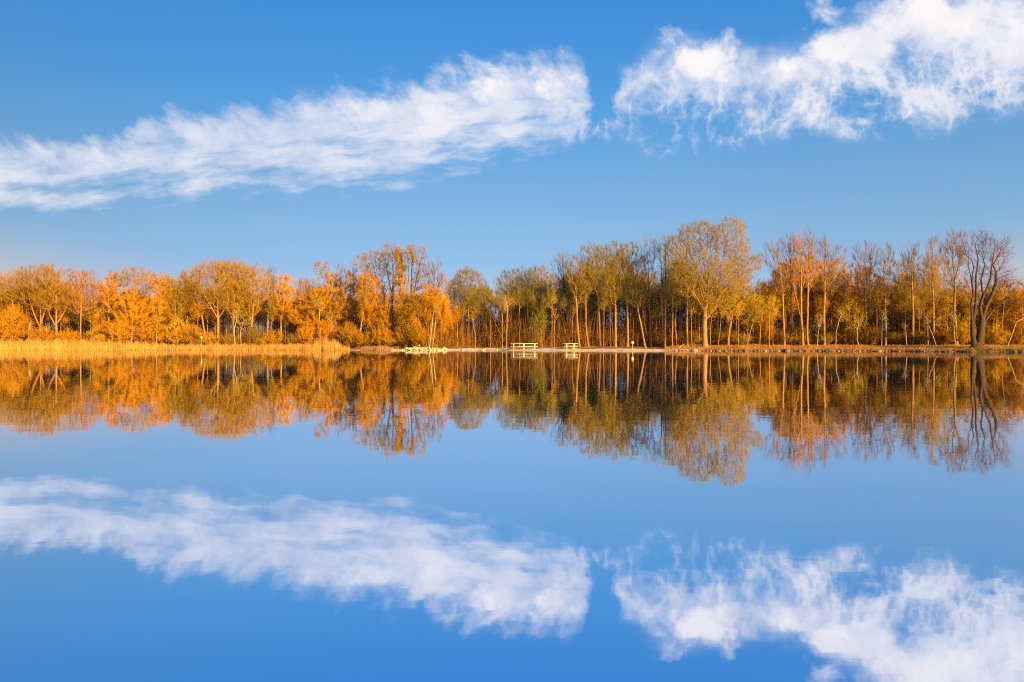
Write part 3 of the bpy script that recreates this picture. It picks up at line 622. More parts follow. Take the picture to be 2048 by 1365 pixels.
T('tree', 'tall bare tree leaning left, first of the tall bare trees right of the golden dip', 'bare', 1568, 89, [(1550,510,24,34),(1562,560,22,40)], stems=[[(1569,695),(1566,640),(1564,580),(1556,520),(1550,490)],[(1564,580),(1568,520),(1570,480)]], R_=0.14, frm=.45, dens=.9, group=G7)
T('tree', 'tall bare tree with a dark stem, second of the tall bare trees', 'bare', 1584, 91, [(1580,500,18,36),(1584,560,18,40)], R_=0.13, bark='bark_dark', frm=.5, dens=.9, group=G7)
T('tree', 'brightest tall trunk of the right bank with bare fan shaped top', 'bare', 1604, 88, [(1596,498,20,36),(1608,540,24,44),(1590,560,14,34)], stems=[[(1606,695),(1602,640),(1602,570),(1600,520),(1594,475)],[(1602,590),(1614,540),(1618,500)],[(1602,640),(1594,600),(1584,560)]], R_=0.17, frm=.45, dens=1.0, bark='bark_tan', tw='tw_red', group=G7)
T('tree', 'tall bare tree with bowed foot directly right of the brightest trunk', 'bare', 1614, 88.5, [(1618,500,18,38),(1626,540,22,40)], stems=[[(1617,695),(1613,670),(1614,600),(1617,520),(1616,475)],[(1615,590),(1630,540),(1636,505)]], R_=0.14, frm=.48, group=G7)
T('tree', 'tall bare tree whose top splits into a wide V, right of the bowed one', 'bare', 1648, 89, [(1648,505,12,38),(1672,520,24,34),(1660,560,24,40)], stems=[[(1649,695),(1647,630),(1648,580),(1649,500),(1648,478)],[(1649,580),(1660,545),(1676,505)],[(1650,560),(1668,540),(1690,515)]], R_=0.16, frm=.42, group=G7)
T('tree', 'leaning red brown bare tree standing alone in the mid right of the bank', 'bare', 1733, 88, [(1722,520,16,36),(1742,520,16,38),(1732,565,22,40)], stems=[[(1734,695),(1732,620),(1731,570),(1728,520)],[(1731,590),(1740,550),(1744,510)],[(1731,590),(1720,550),(1716,515)]], R_=0.16, bark='bark_brown', frm=.4, group=G7)
T('tree', 'slim bare tree with a Y shaped top, right of the red brown bare one', 'bare', 1770, 86.5, [(1768,525,14,36),(1778,520,12,34),(1770,575,14,36)], stems=[[(1771,695),(1770,620),(1768,530)],[(1768,545),(1776,520),(1782,500)],[(1768,560),(1763,525),(1760,500)]], R_=0.12, frm=.5, dens=.7, group=G7)
T('tree', 'bare tree standing before the left rounded olive crown of the right bank', 'bare', 1826, 86, [(1820,515,16,34),(1832,510,10,32),(1824,570,18,40)], R_=0.14, frm=.45, dens=.8, group=G7)
T('tree', 'bare tree standing before the right rounded olive crown of the right bank', 'bare', 1867, 85, [(1866,510,18,38),(1856,530,14,32),(1866,570,18,40)], R_=0.13, frm=.45, dens=.8, group=G7)
T('tree', 'tall bright bare tree directly left of the old twin trunked tree', 'bare', 1910, 81, [(1900,500,18,38),(1914,500,16,38),(1922,530,14,32),(1908,570,16,34)], stems=[[(1914,695),(1909,640),(1908,560),(1904,500),(1900,475)],[(1908,570),(1918,530),(1921,490)],[(1908,580),(1896,540),(1888,505)]], R_=0.15, bark='bark_tan', frm=.42, dens=1.0, group=G7)
G8 = 'lower crowns filling the right bank'
for i, (px, D, lobes, sty, lab) in enumerate([
    (1575, 97, [(1575,550,28,32),(1560,590,28,34)], 'gold', 'orange rounded crown behind the first two tall bare trees'),
    (1622, 98, [(1612,545,32,32),(1630,585,32,34)], 'gold', 'orange rounded crown behind the brightest tall trunk'),
    (1662, 97, [(1660,550,32,34),(1672,585,34,34)], 'gold', 'orange rounded crown behind the bare tree with the wide V'),
    (1700, 95, [(1700,565,28,32),(1690,600,30,30)], 'orange', 'rusty crown left of the red brown bare tree'),
    (1690, 89, [(1690,625,20,26)], 'pink', 'grey pink speckled small tree below the rusty crown'),
    (1706, 88, [(1704,630,20,34),(1714,650,16,24)], 'yellow', 'small yellow green tree beside the bent white stem'),
    (1745, 95, [(1745,590,28,38),(1735,550,20,22)], 'orange', 'rusty crown behind the red brown bare tree'),
    (1782, 93, [(1780,610,30,32),(1775,575,22,24)], 'pink', 'pinkish crown below the slim Y topped tree'),
    (1802, 92, [(1802,550,30,28),(1810,580,26,30)], 'leafy', 'left rounded olive crown of the right bank'),
    (1815, 90, [(1815,625,34,24)], 'pink', 'wide low pinkish crown under the left rounded olive crown'),
    (1873, 90, [(1870,545,36,30),(1865,585,34,30)], 'leafy', 'right rounded olive crown of the right bank'),
    (1850, 88, [(1850,630,26,26)], 'gold', 'low golden brown crown between two rounded olive crowns'),
    (1895, 85, [(1893,640,24,24),(1925,650,20,22)], 'yellow', 'low yellow crown left of the old twin trunked tree'),
    (1935, 90, [(1935,600,22,40)], 'orange', 'rusty crown showing between the twin trunks of the old tree'),
    (1990, 84, [(1985,610,32,34),(2010,590,26,28)], 'orange', 'rust red crown right of the old twin trunked tree'),
    (2040, 83, [(2038,600,30,36),(2060,620,40,40)], 'orange', 'dense rust red crown at the right end of the shore')]):
    T('tree', lab, sty, px, D, lobes, R_=0.11, frm=0.25, group=G8, leaf=1.0, dens=1.0)
# the old tree: two thick dark trunks
T('old_tree', 'huge old dark tree with two thick trunks and snaking broken limbs', 'old', 1952, 76.5,
  [(1935,500,14,36),(1955,495,16,38),(1978,495,18,36),(1990,520,20,36),(1950,560,18,26),(1995,560,26,20),(1972,545,22,34),(2020,600,30,18),(2008,502,15,28),(1924,505,10,26),(2012,555,22,26)],
  stems=[[(1950,699),(1945,672),(1944,640),(1941,615),(1946,585),(1943,560),(1947,535),(1943,520),(1932,512),(1927,495)],
         [(1957,699),(1963,668),(1965,640),(1962,615),(1967,590),(1964,560),(1973,530),(1971,505),(1976,482)],
         [(1944,640),(1939,622),(1938,600),(1936,580),(1937,566),(1928,559)],
         [(1946,650),(1952,600),(1950,560),(1955,520),(1953,490),(1957,465)],
         [(1965,640),(1974,612),(1981,590),(1988,568),(1990,545),(1988,530),(1994,510),(2005,492),(2012,488),(2019,474)],
         [(1963,655),(1980,628),(1998,612),(2012,600),(2021,585),(2023,572)],
         [(1990,548),(1998,540),(2004,528)],
         [(1962,668),(1972,650),(1974,640),(1980,631)],
         [(1946,676),(1936,660),(1930,655),(1922,643)],
         [(1938,612),(1932,606),(1927,598)],
         [(2012,600),(2022,590),(2030,572),(2045,552)],
         [(1943,560),(1936,535),(1934,505),(1938,480)],
         [(1964,600),(1978,560),(1980,530),(1986,495)]],
  R_=0.62, frm=0.22, tips=900, taper=.55, wig=.07, dens=.7, bark='bark_grey', cat='old tree')
G9 = 'slim pale stems on the right bank'
for px, D, st_, lob, lab, bk in [
    (1420, 87, [(1420,696),(1421,660),(1424,635)], (1424,620,12,18), 'slim stem just right of the great trunk', 'bark_tan'),
    (1436, 87, [(1435,696),(1440,660),(1443,630)], (1443,620,12,16), 'second slim stem right of the great trunk', 'bark_tan'),
    (1458, 86, [(1458,697),(1459,672),(1463,645)], (1464,630,12,18), 'crooked slim stem below the yellow green tree', 'bark_tan'),
    (1476, 86.5, [(1476,696),(1477,660),(1478,630)], (1478,620,12,18), 'straight slim stem left of the forked leaning trunk', 'bark_tan'),
    (1520, 87, [(1519,696),(1521,655),(1522,630)], (1522,620,12,16), 'straight slim stem right of the forked leaning trunk', 'bark_gold'),
    (1634, 86, [(1634,697),(1636,665),(1639,645)], (1640,638,9,12), 'short whitish stem between the bowed tree and the wide V tree', 'bark_white'),
    (1672, 86, [(1671,697),(1672,665),(1678,640)], (1681,628,10,14), 'curved thin stem under the grey pink speckled tree', 'bark_white'),
    (1716, 85.5, [(1718,696),(1714,680),(1715,655)], (1716,645,10,14), 'bent white stem with a kinked foot', 'bark_white'),
    (1764, 85, [(1763,697),(1763,665),(1765,640)], (1765,630,8,12), 'grey thin stem at the foot of the slim Y topped tree', 'bark_white'),
    (1813, 84.5, [(1814,694),(1812,675),(1811,660)], (1811,655,5,7), 'short grey snag left of the leaning pale pole', 'bark_white'),
    (1856, 83, [(1856,697),(1855,670),(1855,640)], (1855,630,8,14), 'upright thin stem crossed by the leaning pale pole', 'bark_white'),
    (1872, 82.5, [(1873,694),(1864,668),(1856,650)], (1855,645,5,6), 'pale pole leaning left against the upright thin stem', 'bark_white'),
    (1912, 79.5, [(1912,693),(1908,670),(1907,640)], (1907,630,6,10), 'white stem curving up beside the tall bright bare tree', 'bark_white'),
    (2006, 80, [(2006,680),(2004,650),(2008,600)], (2008,590,10,18), 'pale stem rising right of the old tree', 'bark_tan'),
    (2014, 79, [(2014,680),(2026,665),(2033,645),(2052,634)], (2060,630,14,12), 'bright bent limb arching out of picture at right edge', 'bark_white'),
    (1383, 89, [(1384,696),(1383,660),(1384,620)], (1384,610,10,20), 'thin stem left of the great trunk', 'bark_gold'),
    (1398, 90, [(1398,696),(1398,660),(1397,630)], (1397,620,10,20), 'thin stem touching the shaded side of the great trunk', 'bark_gold'),
    (1109, 95.5, [(1109,696),(1108,670),(1109,640)], (1109,630,8,18), 'thin orange stem left of the short picnic table', 'bark_gold'),
    (1014, 96, [(1013,696),(1013,660),(1013,620)], (1014,605,10,18), 'pale straight stem left of the long picnic table', 'bark_white'),
    (951, 98.5, [(951,696),(951,670),(946,645)], (944,630,10,18), 'lit crooked stem in the dark cove', 'bark_tan')]:
    T('slim_tree', lab, 'yellow', px, D, [lob], stems=[st_], R_=0.05, frm=.6, bark=bk, dens=.4, leaf=.3, group=G9)

# ------------------------------------------------------------------ the wood behind: copies of a few grown trees
def proto(seed, style, H, W, cb, R_=0.11, **kw):
    rng = np.random.default_rng(seed); zc = H * (1 + cb) / 2; n = 3
    lb = [(rng.uniform(-.25, .25) * W, rng.uniform(-.25, .25) * W, zc + rng.uniform(-.15, .2) * H * (1 - cb), W * .38, W * .38, H * (1 - cb) * .36) for _ in range(n)]
    return build_tree(seed, [([(0, 0, 0), (rng.uniform(-.2, .2), rng.uniform(-.2, .2), H * .5), (rng.uniform(-.4, .4), rng.uniform(-.4, .4), H * .85)], cb * .9)], lb, style, R_, **kw)
PR = {'left': [proto(11, 'leafy', 10, 4.5, .35, lf='lf_amber', tw='tw_umber'), proto(12, 'gold', 9, 4, .3), proto(13, 'orange', 9, 4, .3), proto(14, 'gold', 8, 4.4, .25), proto(15, 'leafy', 10, 4.6, .4, lf='lf_amber', tw='tw_umber')],
      'mid': [proto(21, 'bare', 10, 3.4, .45, bark='bark_dark', tw='tw_brown', dens=1.1), proto(22, 'leafy', 10, 3.6, .5, bark='bark_dark', leaf=.5), proto(23, 'bare', 10, 3.8, .25, bark='bark_brown', tw='tw_brown', dens=1.2), proto(26, 'bare', 10, 4.2, .2, bark='bark_dark', tw='tw_brown', dens=1.2), proto(24, 'green', 10, 3.6, .5, bark='bark_dark', leaf=.55), proto(25, 'bare', 10, 2.6, .55, .08, bark='bark_tan', dens=.5)],
      'right': [proto(31, 'orange', 9.5, 4, .35), proto(32, 'gold', 9, 4, .35), proto(33, 'bare', 10, 3.4, .4, bark='bark_brown'), proto(34, 'pink', 8.5, 4.2, .35), proto(35, 'orange', 9, 4.4, .3, bark='bark_brown')]}
SKY_X = [-60, 0, 60, 110, 150, 185, 230, 280, 340, 400, 480, 530, 560, 600, 640, 700, 760, 840, 880, 900, 940, 975, 990, 1020, 1080, 1110, 1180, 1260, 1300, 1360, 1480, 1520, 1560, 1620, 1700, 1750, 1800, 1850, 1900, 1960, 2000, 2100]
SKY_Y = [548, 548, 540, 540, 555, 590, 560, 560, 560, 545, 535, 545, 560, 575, 560, 560, 580, 590, 600, 620, 560, 600, 620, 560, 550, 560, 510, 505, 540, 520, 560, 570, 545, 530, 560, 560, 540, 540, 560, 600, 580, 575]
rw = random.Random(5)
LM = [(0, 'the domed golden shrub'), (60, 'the low forked V tree'), (113, 'the fan limbed tree'), (165, 'the straight pinkish tree'), (220, 'the low wide willow'), (275, 'the arching tree'), (325, 'the upright golden tree'), (365, 'the green gold rounded tree'),
      (437, 'the great olive tree'), (490, 'the tall olive tree'), (540, 'the slender bare pole'), (575, 'the narrow golden orange tree'), (628, 'the rounded willow by the reed tip'), (680, 'the orange tree left of the birch'), (735, 'the long leaning birch'),
      (787, 'the left tall poplar'), (825, 'the right tall poplar'), (868, 'the willow and birch pair'), (910, 'the skyline notch tree'), (950, 'the lone cove crown'), (990, 'the skyline notch'), (1040, 'the long picnic table'), (1085, 'the gap between the tables'),
      (1140, 'the short picnic table'), (1200, 'the left of three high crowns'), (1232, 'the middle of three high crowns'), (1265, 'the white headed beach post'), (1300, 'the leaning stems'), (1350, 'the fallen branch'), (1410, 'the great round tree'), (1460, 'the hazel like tree'),
      (1505, 'the golden green dip'), (1560, 'the left leaning bare tree'), (1604, 'the brightest tall trunk'), (1650, 'the wide V bare tree'), (1700, 'the grey pink small tree'), (1733, 'the red brown bare tree'), (1775, 'the slim Y topped tree'),
      (1820, 'the left olive crown'), (1868, 'the right olive crown'), (1912, 'the tall bright bare tree'), (1960, 'the old twin trunked tree'), (2035, 'the bright bent limb')]
def near(px): return min(LM, key=lambda t: abs(t[0] - px))[1]
LAB = {'left': 'golden tree crowded into the wood behind the reed bank', 'mid': 'thin dark tree deep in the wood behind the gravel beach', 'right': 'rusty tree crowded into the wood behind the right bank'}
ROWS = [(7, 22, 17), (12, 30, 20)]
for lo, step, amp in ROWS:
    px = -70.0
    while px < 2130:
        px += step * rw.uniform(.6, 1.4)
        reg = 'left' if px < 885 else ('mid' if px < 1395 else 'right')
        extra = {'left': 5, 'mid': 8, 'right': 7}[reg]
        D = float(shoreD(px)) + lo + extra + rw.uniform(0, 8) + (8 if 890 < px < 1120 else 0)
        top = np.interp(px, SKY_X, SKY_Y) + rw.uniform(8, 8 + amp * 2.2) + (15 if lo > 8 else 0)
        H = zat(top, D) - 0.5; s = H / 10.0
        ms = rw.choice(PR[reg]); wx_ = s * rw.uniform(.85, 1.25)
        X = at(px, D)
        put_tree('tree', ms, (X, D, float(ground_z(X, D)) - .05), LAB[reg].split(' deep')[0].split(' crowded')[0] + ' in the wood behind ' + near(px), 'tree', LAB[reg].replace('tree', 'trees'), rw.uniform(0, 6.28), (wx_, wx_, s))
# slim trunks standing just inside the edge of the wood
LT = {'left': 'slim golden trunk at the edge of the wood behind the reeds', 'mid': 'slim dark trunk at the edge of the wood behind the beach', 'right': 'slim tan trunk at the edge of the wood on the right bank'}
ST = {'left': [proto(41, 'gold', 7, 2.2, .5, .06, dens=.6, leaf=.5), proto(42, 'leafy', 7, 2, .5, .055, leaf=.6)],
      'mid': [proto(43, 'bare', 8, 1.8, .6, .07, bark='bark_brown', tw='tw_brown', dens=.6), proto(44, 'bare', 8, 1.6, .6, .05, bark='bark_dark', tw='tw_brown', dens=.6), proto(45, 'leafy', 8, 1.8, .6, .06, leaf=.4)],
      'right': [proto(46, 'bare', 7, 1.8, .55, .06, bark='bark_tan', dens=.8), proto(47, 'orange', 7, 2, .5, .055, dens=.5), proto(48, 'yellow', 7, 2, .5, .05, dens=.5, leaf=.5)]}
px = -40.0
while px < 2090:
    reg = 'left' if px < 885 else ('mid' if px < 1395 else 'right')
    px += {'left': 30, 'mid': 11, 'right': 15}[reg] * rw.uniform(.5, 1.5)
    D = float(shoreD(px)) + rw.uniform(6.5, 13); X = at(px, D); s = rw.uniform(.8, 1.15)
    put_tree('slim_tree', rw.choice(ST[reg]), (X, D, float(ground_z(X, D)) - .05), LT[reg].split(' at')[0] + ' at the wood edge near ' + near(px), 'tree', LT[reg].replace('trunk', 'trunks'), rw.uniform(0, 6.28), (s * .9, s * .9, s))

# ------------------------------------------------------------------ shrubs
def shrub_proto(seed, W, H, **kw):
    rng = np.random.default_rng(seed)
    stems = [([(0, 0, 0), (rng.uniform(-.2, .2) * W, rng.uniform(-.2, .2) * W, H * .6)], 0.1)]
    for _ in range(5):
        a = rng.uniform(0, 6.28); stems.append(([(0, 0, 0), (math.cos(a) * W * .2, math.sin(a) * W * .2, H * .35), (math.cos(a) * W * .32, math.sin(a) * W * .32, H * .6)], 0.1))
    lb = [(rng.uniform(-.2, .2) * W, rng.uniform(-.2, .2) * W, H * .52, W * .36, W * .36, H * .42) for _ in range(3)]
    return build_tree(seed, stems, lb, 'shrub', 0.035, **kw)
SP = {'gold': [shrub_proto(61, 3, 2.4, lf='lf_gold', tw='tw_gold'), shrub_proto(62, 3.4, 2.2, lf='lf_gold', tw='tw_orange')],
      'rust': [shrub_proto(63, 3, 2.2), shrub_proto(64, 2.6, 2.2)],
      'green': [shrub_proto(65, 3, 2.4, lf='lf_yellow', tw='tw_gold')],
      'brown': [shrub_proto(66, 3, 2.2, tw='tw_brown', lf='lf_rust', leaf=.4), shrub_proto(67, 3, 2.0, tw='tw_brown', lf='lf_rust', leaf=.5)]}
def shrub(kind, px, D, wpx, top, label, group=None, i=None):
    X = at(px, D); z0 = float(ground_z(X, D)) - .05; H = zat(top, D) - z0; W = wpx * D / F
    L = SP[kind]; ms = L[(i if i is not None else int(px)) % len(L)]
    e = put_tree('shrub', ms, (X, D, z0), label, 'shrub', group, (px * 1.7) % 6.28, (W / 3, W / 3, H / 2.2))
    e.children[0].name = 'stems'; e.children[1].name = 'foliage'
    return e
GS = 'shrubs along the left bank'
shrub('gold', 22, 102.8, 75, 622, 'domed golden shrub standing over the reeds at far left', GS)
shrub('gold', 85, 104, 40, 655, 'small golden shrub right of the domed one', GS)
shrub('gold', 130, 104, 46, 662, 'golden shrub under the fan limbed tree', GS)
shrub('green', 195, 104, 38, 655, 'yellowish shrub under the pale straight stem', GS)
shrub('gold', 240, 103.5, 50, 640, 'golden brush under the low wide willow', GS)
shrub('gold', 300, 103.5, 60, 648, 'golden brush right of the low wide willow', GS)
shrub('green', 350, 103.5, 55, 640, 'tall golden brush left of the small white headed post', GS)
shrub('gold', 385, 104, 42, 650, 'golden thicket directly behind the small white headed post', GS)
shrub('green', 425, 103.2, 44, 668, 'low olive shrub right of the small white headed post', GS)
shrub('brown', 460, 103.2, 40, 668, 'low brown shrub at the foot of the forked olive tree', GS)
shrub('brown', 512, 103.5, 36, 650, 'dark brown shrub under the tall olive tree', GS)
shrub('gold', 545, 103, 38, 662, 'bright gold round bush in front of the dark gap', GS)
shrub('green', 530, 102.8, 50, 675, 'low green bush before the dark gap', GS)
shrub('brown', 580, 103, 34, 668, 'dark brush left of the rounded golden willow', GS)
shrub('gold', 610, 103, 44, 650, 'gold brush at the foot of the rounded golden willow', GS)
shrub('gold', 650, 102.5, 40, 650, 'gold brush behind the tall reed clump', GS)
shrub('rust', 697, 98.5, 50, 645, 'big rusty brush on the point below the leaning birch', GS)
shrub('rust', 712, 98, 44, 660, 'rusty brush leaning over the water at the reed tip', GS)
shrub('gold', 735, 97.5, 40, 665, 'golden brush under the golden willow column', GS)
shrub('gold', 762, 96.5, 40, 655, 'golden brush left of the tall dark poplars', GS)
shrub('gold', 775, 96, 30, 662, 'small gold bush before the tall dark poplars', GS)
shrub('rust', 808, 96, 40, 650, 'orange brush between the tall dark poplars', GS)
shrub('gold', 835, 95.5, 40, 640, 'gold brush under the yellow green willow mound', GS)
shrub('rust', 850, 94.5, 30, 660, 'orange brush behind the stone heap', GS)
shrub('rust', 868, 93.2, 14, 688, 'tiny orange bush at the foot of the birch pair', GS)
GR = 'shrubs along the right bank'
for i, (px, top, w, kd, lab) in enumerate([(1345,686,26,'green','low green yellow bush before the straight orange stem'),(1385,662,40,'brown','brown brush left of the great trunk'),(1440,662,50,'brown','brown brush right of the great trunk'),
        (1480,665,40,'brown','brown brush left of the forked leaning trunk'),(1530,645,50,'rust','wide rusty brush under the orange crowned tree'),(1570,662,40,'brown','brown brush at the foot of the first tall bare tree'),
        (1600,655,36,'brown','brown brush behind the brightest tall trunk'),(1650,665,40,'brown','brown brush behind the wide V tree'),(1690,660,34,'rust','rusty brush under the grey pink tree'),
        (1740,655,50,'rust','rusty brush behind the red brown bare tree'),(1790,665,50,'brown','brown brush right of the slim Y topped tree'),(1835,660,46,'brown','brown brush near the short grey snag'),
        (1885,660,46,'rust','rusty brush behind the leaning pale pole'),(1925,650,40,'green','yellow bush left of the old tree'),(1995,655,50,'green','low yellow bush right of the old tree'),(2035,640,60,'rust','rusty thicket at the right edge')]):
    shrub(kd, px, float(shoreD(px)) + rw.uniform(5.5, 7.5), w, top, lab, GR, i)

# ------------------------------------------------------------------ undergrowth, reeds, grass (nobody could count them)
def stalks(rng, X, Y, Z, H, lean, wid, m=0, mb=None, plume=None):
    n = len(X); P0 = np.stack([X, Y, Z], 1); d = np.stack([rng.normal(0, lean, n), rng.normal(0, lean, n), np.ones(n)], 1); P1 = P0 + d * H[:, None]
    a = rng.uniform(0, np.pi, n); s = np.stack([np.cos(a), np.sin(a), np.zeros(n)], 1) * wid
    Mi = (P0 + P1) / 2 + rng.normal(0, 0.02, (n, 3)) * H[:, None]
    V = np.stack([P0 - s, P0 + s, Mi - s * .8, Mi + s * .8, P1], 1).reshape(-1, 3); b = (np.arange(n) * 5)[:, None]
    mb.add(V, np.array([[0, 1, 3, 2]]) + b, np.array([[2, 3, 4]]) + b, m)
    return P1
rg = np.random.default_rng(77)
def band(n, p0, p1, d0, d1):
    px = rg.uniform(p0, p1, n); Y = shoreD(px) + rg.uniform(d0, d1, n); X = (px - 1024) / F * Y; return px, X, Y
M['reed'] = foliage("reed_straw", [(0.58, 0.34, 0.08), (0.78, 0.50, 0.14), (0.88, 0.62, 0.22)], 0.25)
M['plume'] = foliage("reed_plume", [(0.30, 0.15, 0.07), (0.46, 0.26, 0.12), (0.55, 0.34, 0.16)], 0.2)
mb = MB()
def reed_patch(n, p0, p1, d0, d1, hf):
    px, X, Y = band(n, p0, p1, d0, d1); Z = np.maximum(ground_z(X, Y), -0.05) - .03
    H = np.array([hf(p) for p in px]) * rg.uniform(.55, 1.15, n) * (1 + 0.13 * np.sin(px * .35) + .10 * np.sin(px * 1.1) + .08 * np.sin(px * .12))
    tipP = stalks(rg, X, Y, Z, H, .07, .010, 0, mb)
    k = rg.random(n) < .22; T_ = tipP[k]; mb.leaves(T_ - [0, 0, .12], .26, rg, 1, .22, -2.0)
reed_patch(26000, -120, 700, -.3, 3.2, lambda p: float(np.interp(p, [-120, 0, 150, 260, 300, 345, 600, 626, 640, 676, 684, 700], [1.35, 1.3, 1.2, 1.0, .75, .55, .58, .9, 1.35, 1.3, .5, .3])))
tag(link("reeds", mb.mesh("reeds", [M['reed'], M['plume']])), 'straw coloured reed bed with feathery tops along the left shore', 'reeds', kind='stuff')
mb = MB(); mbr = MB()
px, X, Y = band(2400, 722, 786, -.1, 2.2); stalks(rg, X, Y, ground_z(X, Y) - .03, np.interp(px, [722, 745, 765, 784], [.25, .45, .55, .3]) * rg.uniform(.25, 1.3, 2400), .34, .010, 0, mb)
M['sedge'] = foliage("sedge", [(0.34, 0.19, 0.09), (0.46, 0.28, 0.14), (0.55, 0.36, 0.2)], 0.2)
tag(link("sedge", mb.mesh("sedge", [M['sedge']])), 'pinkish brown dry sedge tuft between the brushy point and the stone heap', 'sedge', kind='stuff')
M['grass'] = foliage("dry_grass", [(0.30, 0.15, 0.05), (0.46, 0.26, 0.10), (0.56, 0.36, 0.16)], 0.2)
M['grass_g'] = foliage("green_grass", [(0.10, 0.11, 0.02), (0.22, 0.19, 0.04), (0.34, 0.26, 0.07)], 0.2)
mb = MB()
px, X, Y = band(42000, 1330, 2150, .0, 8); stalks(rg, X, Y, ground_z(X, Y) - .02, rg.uniform(.10, .34, 42000), .35, .010, 0, mb)
px, X, Y = band(5000, 1930, 2150, -.1, 1.6); stalks(rg, X, Y, ground_z(X, Y) - .02, rg.uniform(.12, .32, 5000), .35, .012, 1, mb)
px, X, Y = band(16000, -60, 800, 3, 10); stalks(rg, X, Y, ground_z(X, Y) - .02, rg.uniform(.2, .5, 16000), .3, .010, 0, mb)
tag(link("grass", mb.mesh("grass", [M['grass'], M['grass_g']])), 'dry tan grass covering the top of the banks', 'grass', kind='stuff')
M['under'] = foliage("undergrowth_stems", [(0.10, 0.05, 0.02), (0.22, 0.11, 0.035), (0.36, 0.18, 0.055)], 0.05)
M['under_l'] = foliage("undergrowth_leaves", [(0.14, 0.08, 0.022), (0.28, 0.15, 0.035), (0.38, 0.21, 0.045)], 0.2)
mb = MB()
def under(n, p0, p1, d0, d1, h0, h1, leaves_n, wid=.016):
    px, X, Y = band(n, p0, p1, d0, d1); Z = ground_z(X, Y) - .03; hv = .9 + .22 * np.sin(px * .045) + .16 * np.sin(px * .13 + 1) + .1 * np.sin(px * .31)
    H = rg.uniform(h0, h1, n) * rg.uniform(.5, 1, n) * hv
    stalks(rg, X, Y, Z, H, .16, wid, 0, mb)
    px, X, Y = band(leaves_n, p0, p1, d0, d1); Z = ground_z(X, Y) + rg.uniform(0, 1, leaves_n) ** 1.4 * h1 * .8 * (.75 + .22 * np.sin(px * .045) + .16 * np.sin(px * .13 + 1) + .1 * np.sin(px * .31))
    mb.leaves(np.stack([X, Y, Z], 1), .16, rg, 1, .6)
under(7000, -80, 885, 9, 26, 2.0, 4.2, 30000)
under(13000, 870, 1395, 8, 26, 1.5, 4.2, 26000)
under(4200, 880, 1400, 9, 30, 5.0, 10.0, 10, .028)
under(1500, 1395, 2130, 8, 26, 4.0, 8.0, 10, .02)
under(8000, 1330, 2130, 7, 24, 1.8, 4.0, 26000)
under(9000, 870, 1395, 22, 40, 3.0, 5.5, 70000, .03)
under(5000, -80, 885, 24, 40, 3.0, 6.0, 40000, .03)
under(5000, 1395, 2130, 22, 40, 3.0, 6.0, 40000, .03)
tag(link("undergrowth", mb.mesh("undergrowth", [M['under'], M['under_l']])), 'dark brown brush and saplings filling the wood floor', 'undergrowth', kind='stuff')

# the far part of the wood, seen through the front trees as one mass of twigs and leaf
def far_wood(name, p0, p1, n_tw, n_lf, mt, ml, d0, d1, label, low=0.8, gap=0.0):
    mb = MB(); px, X, Y = band(n_tw * 2, p0, p1, d0, d1)
    topz = zat(np.interp(px, SKY_X, SKY_Y) + 20 + 14 * np.sin(px * .11) + 10 * np.sin(px * .29 + 2) + 8 * np.sin(px * .05), Y)
    den = .5 + .3 * np.sin(px * .09 + Y * .4) + .25 * np.sin(px * .21 - Y * .7) + .15 * np.sin(px * .5)
    keep = rg.random(len(px)) < np.clip(den + .35 - gap, .05, 1)
    px, X, Y, topz = (v[keep][:n_tw] for v in (px, X, Y, topz)); n = len(px)
    Z = low + (topz - low) * rg.uniform(0, 1, n) ** 1.3; P0 = np.stack([X, Y, Z], 1)
    d = rg.normal(size=(n, 3)) * [.5, .5, .25] + [0, 0, 1]; d /= np.linalg.norm(d, axis=1, keepdims=True); L = rg.uniform(.5, 1.8, (n, 1))
    mb.spikes(P0, P0 + d * L, np.full(n, .012), 0)
    k = rg.choice(n, n_lf); mb.leaves(P0[k] + d[k] * L[k] * rg.uniform(0, 1, (n_lf, 1)), .12, rg, 1, .6)
    tag(link(name, mb.mesh(name, [M[mt], M[ml]])), label, name, kind='stuff')
far_wood('far_woodland', -90, 890, 90000, 130000, 'tw_orange', 'lf_gold', 16, 34, 'golden mass of the far wood behind the reed bank')
far_wood('cove_woodland', 880, 1400, 90000, 60000, 'tw_brown', 'under_l', 20, 42, 'grey brown mass of bare far wood behind the beach', 0.8, .10)
far_wood('bank_woodland', 1380, 2140, 90000, 110000, 'tw_orange', 'lf_rust', 15, 34, 'rusty mass of the far wood behind the right bank')

# ------------------------------------------------------------------ stones
from mathutils import noise as mnoise
def rock_mesh(seed, flat=.65, mat='stone'):
    import bmesh
    bm = bmesh.new(); bmesh.ops.create_icosphere(bm, subdivisions=3, radius=.5)
    off = Vector((seed * 7.3, seed * 1.7, seed * 3.1))
    for v in bm.verts:
        p = v.co.copy(); n = mnoise.noise(p * 2.0 + off) * .30 + mnoise.noise(p * 5 + off) * .10
        c = mnoise.cell(p * 1.6 + off) * .08
        v.co = p * (1 + n + c); v.co.z *= flat
    me = bpy.data.meshes.new("stone"); bm.to_mesh(me); bm.free(); me.materials.append(M[mat]); return me
M['stone'] = earth_mat("pale_stone", [(0.34, 0.26, 0.17), (0.52, 0.43, 0.30), (0.68, 0.58, 0.44)], 2.5)
M['stone_d'] = earth_mat("dark_stone", [(0.05, 0.04, 0.03), (0.13, 0.10, 0.07), (0.30, 0.22, 0.13)], 2.5)
M['stone_b'] = earth_mat('tan_stone', [(0.16, 0.10, 0.05), (0.34, 0.24, 0.12), (0.50, 0.38, 0.22)], 2.5)
RB = [rock_mesh(30 + i, .7, 'stone_b') for i in range(4)]
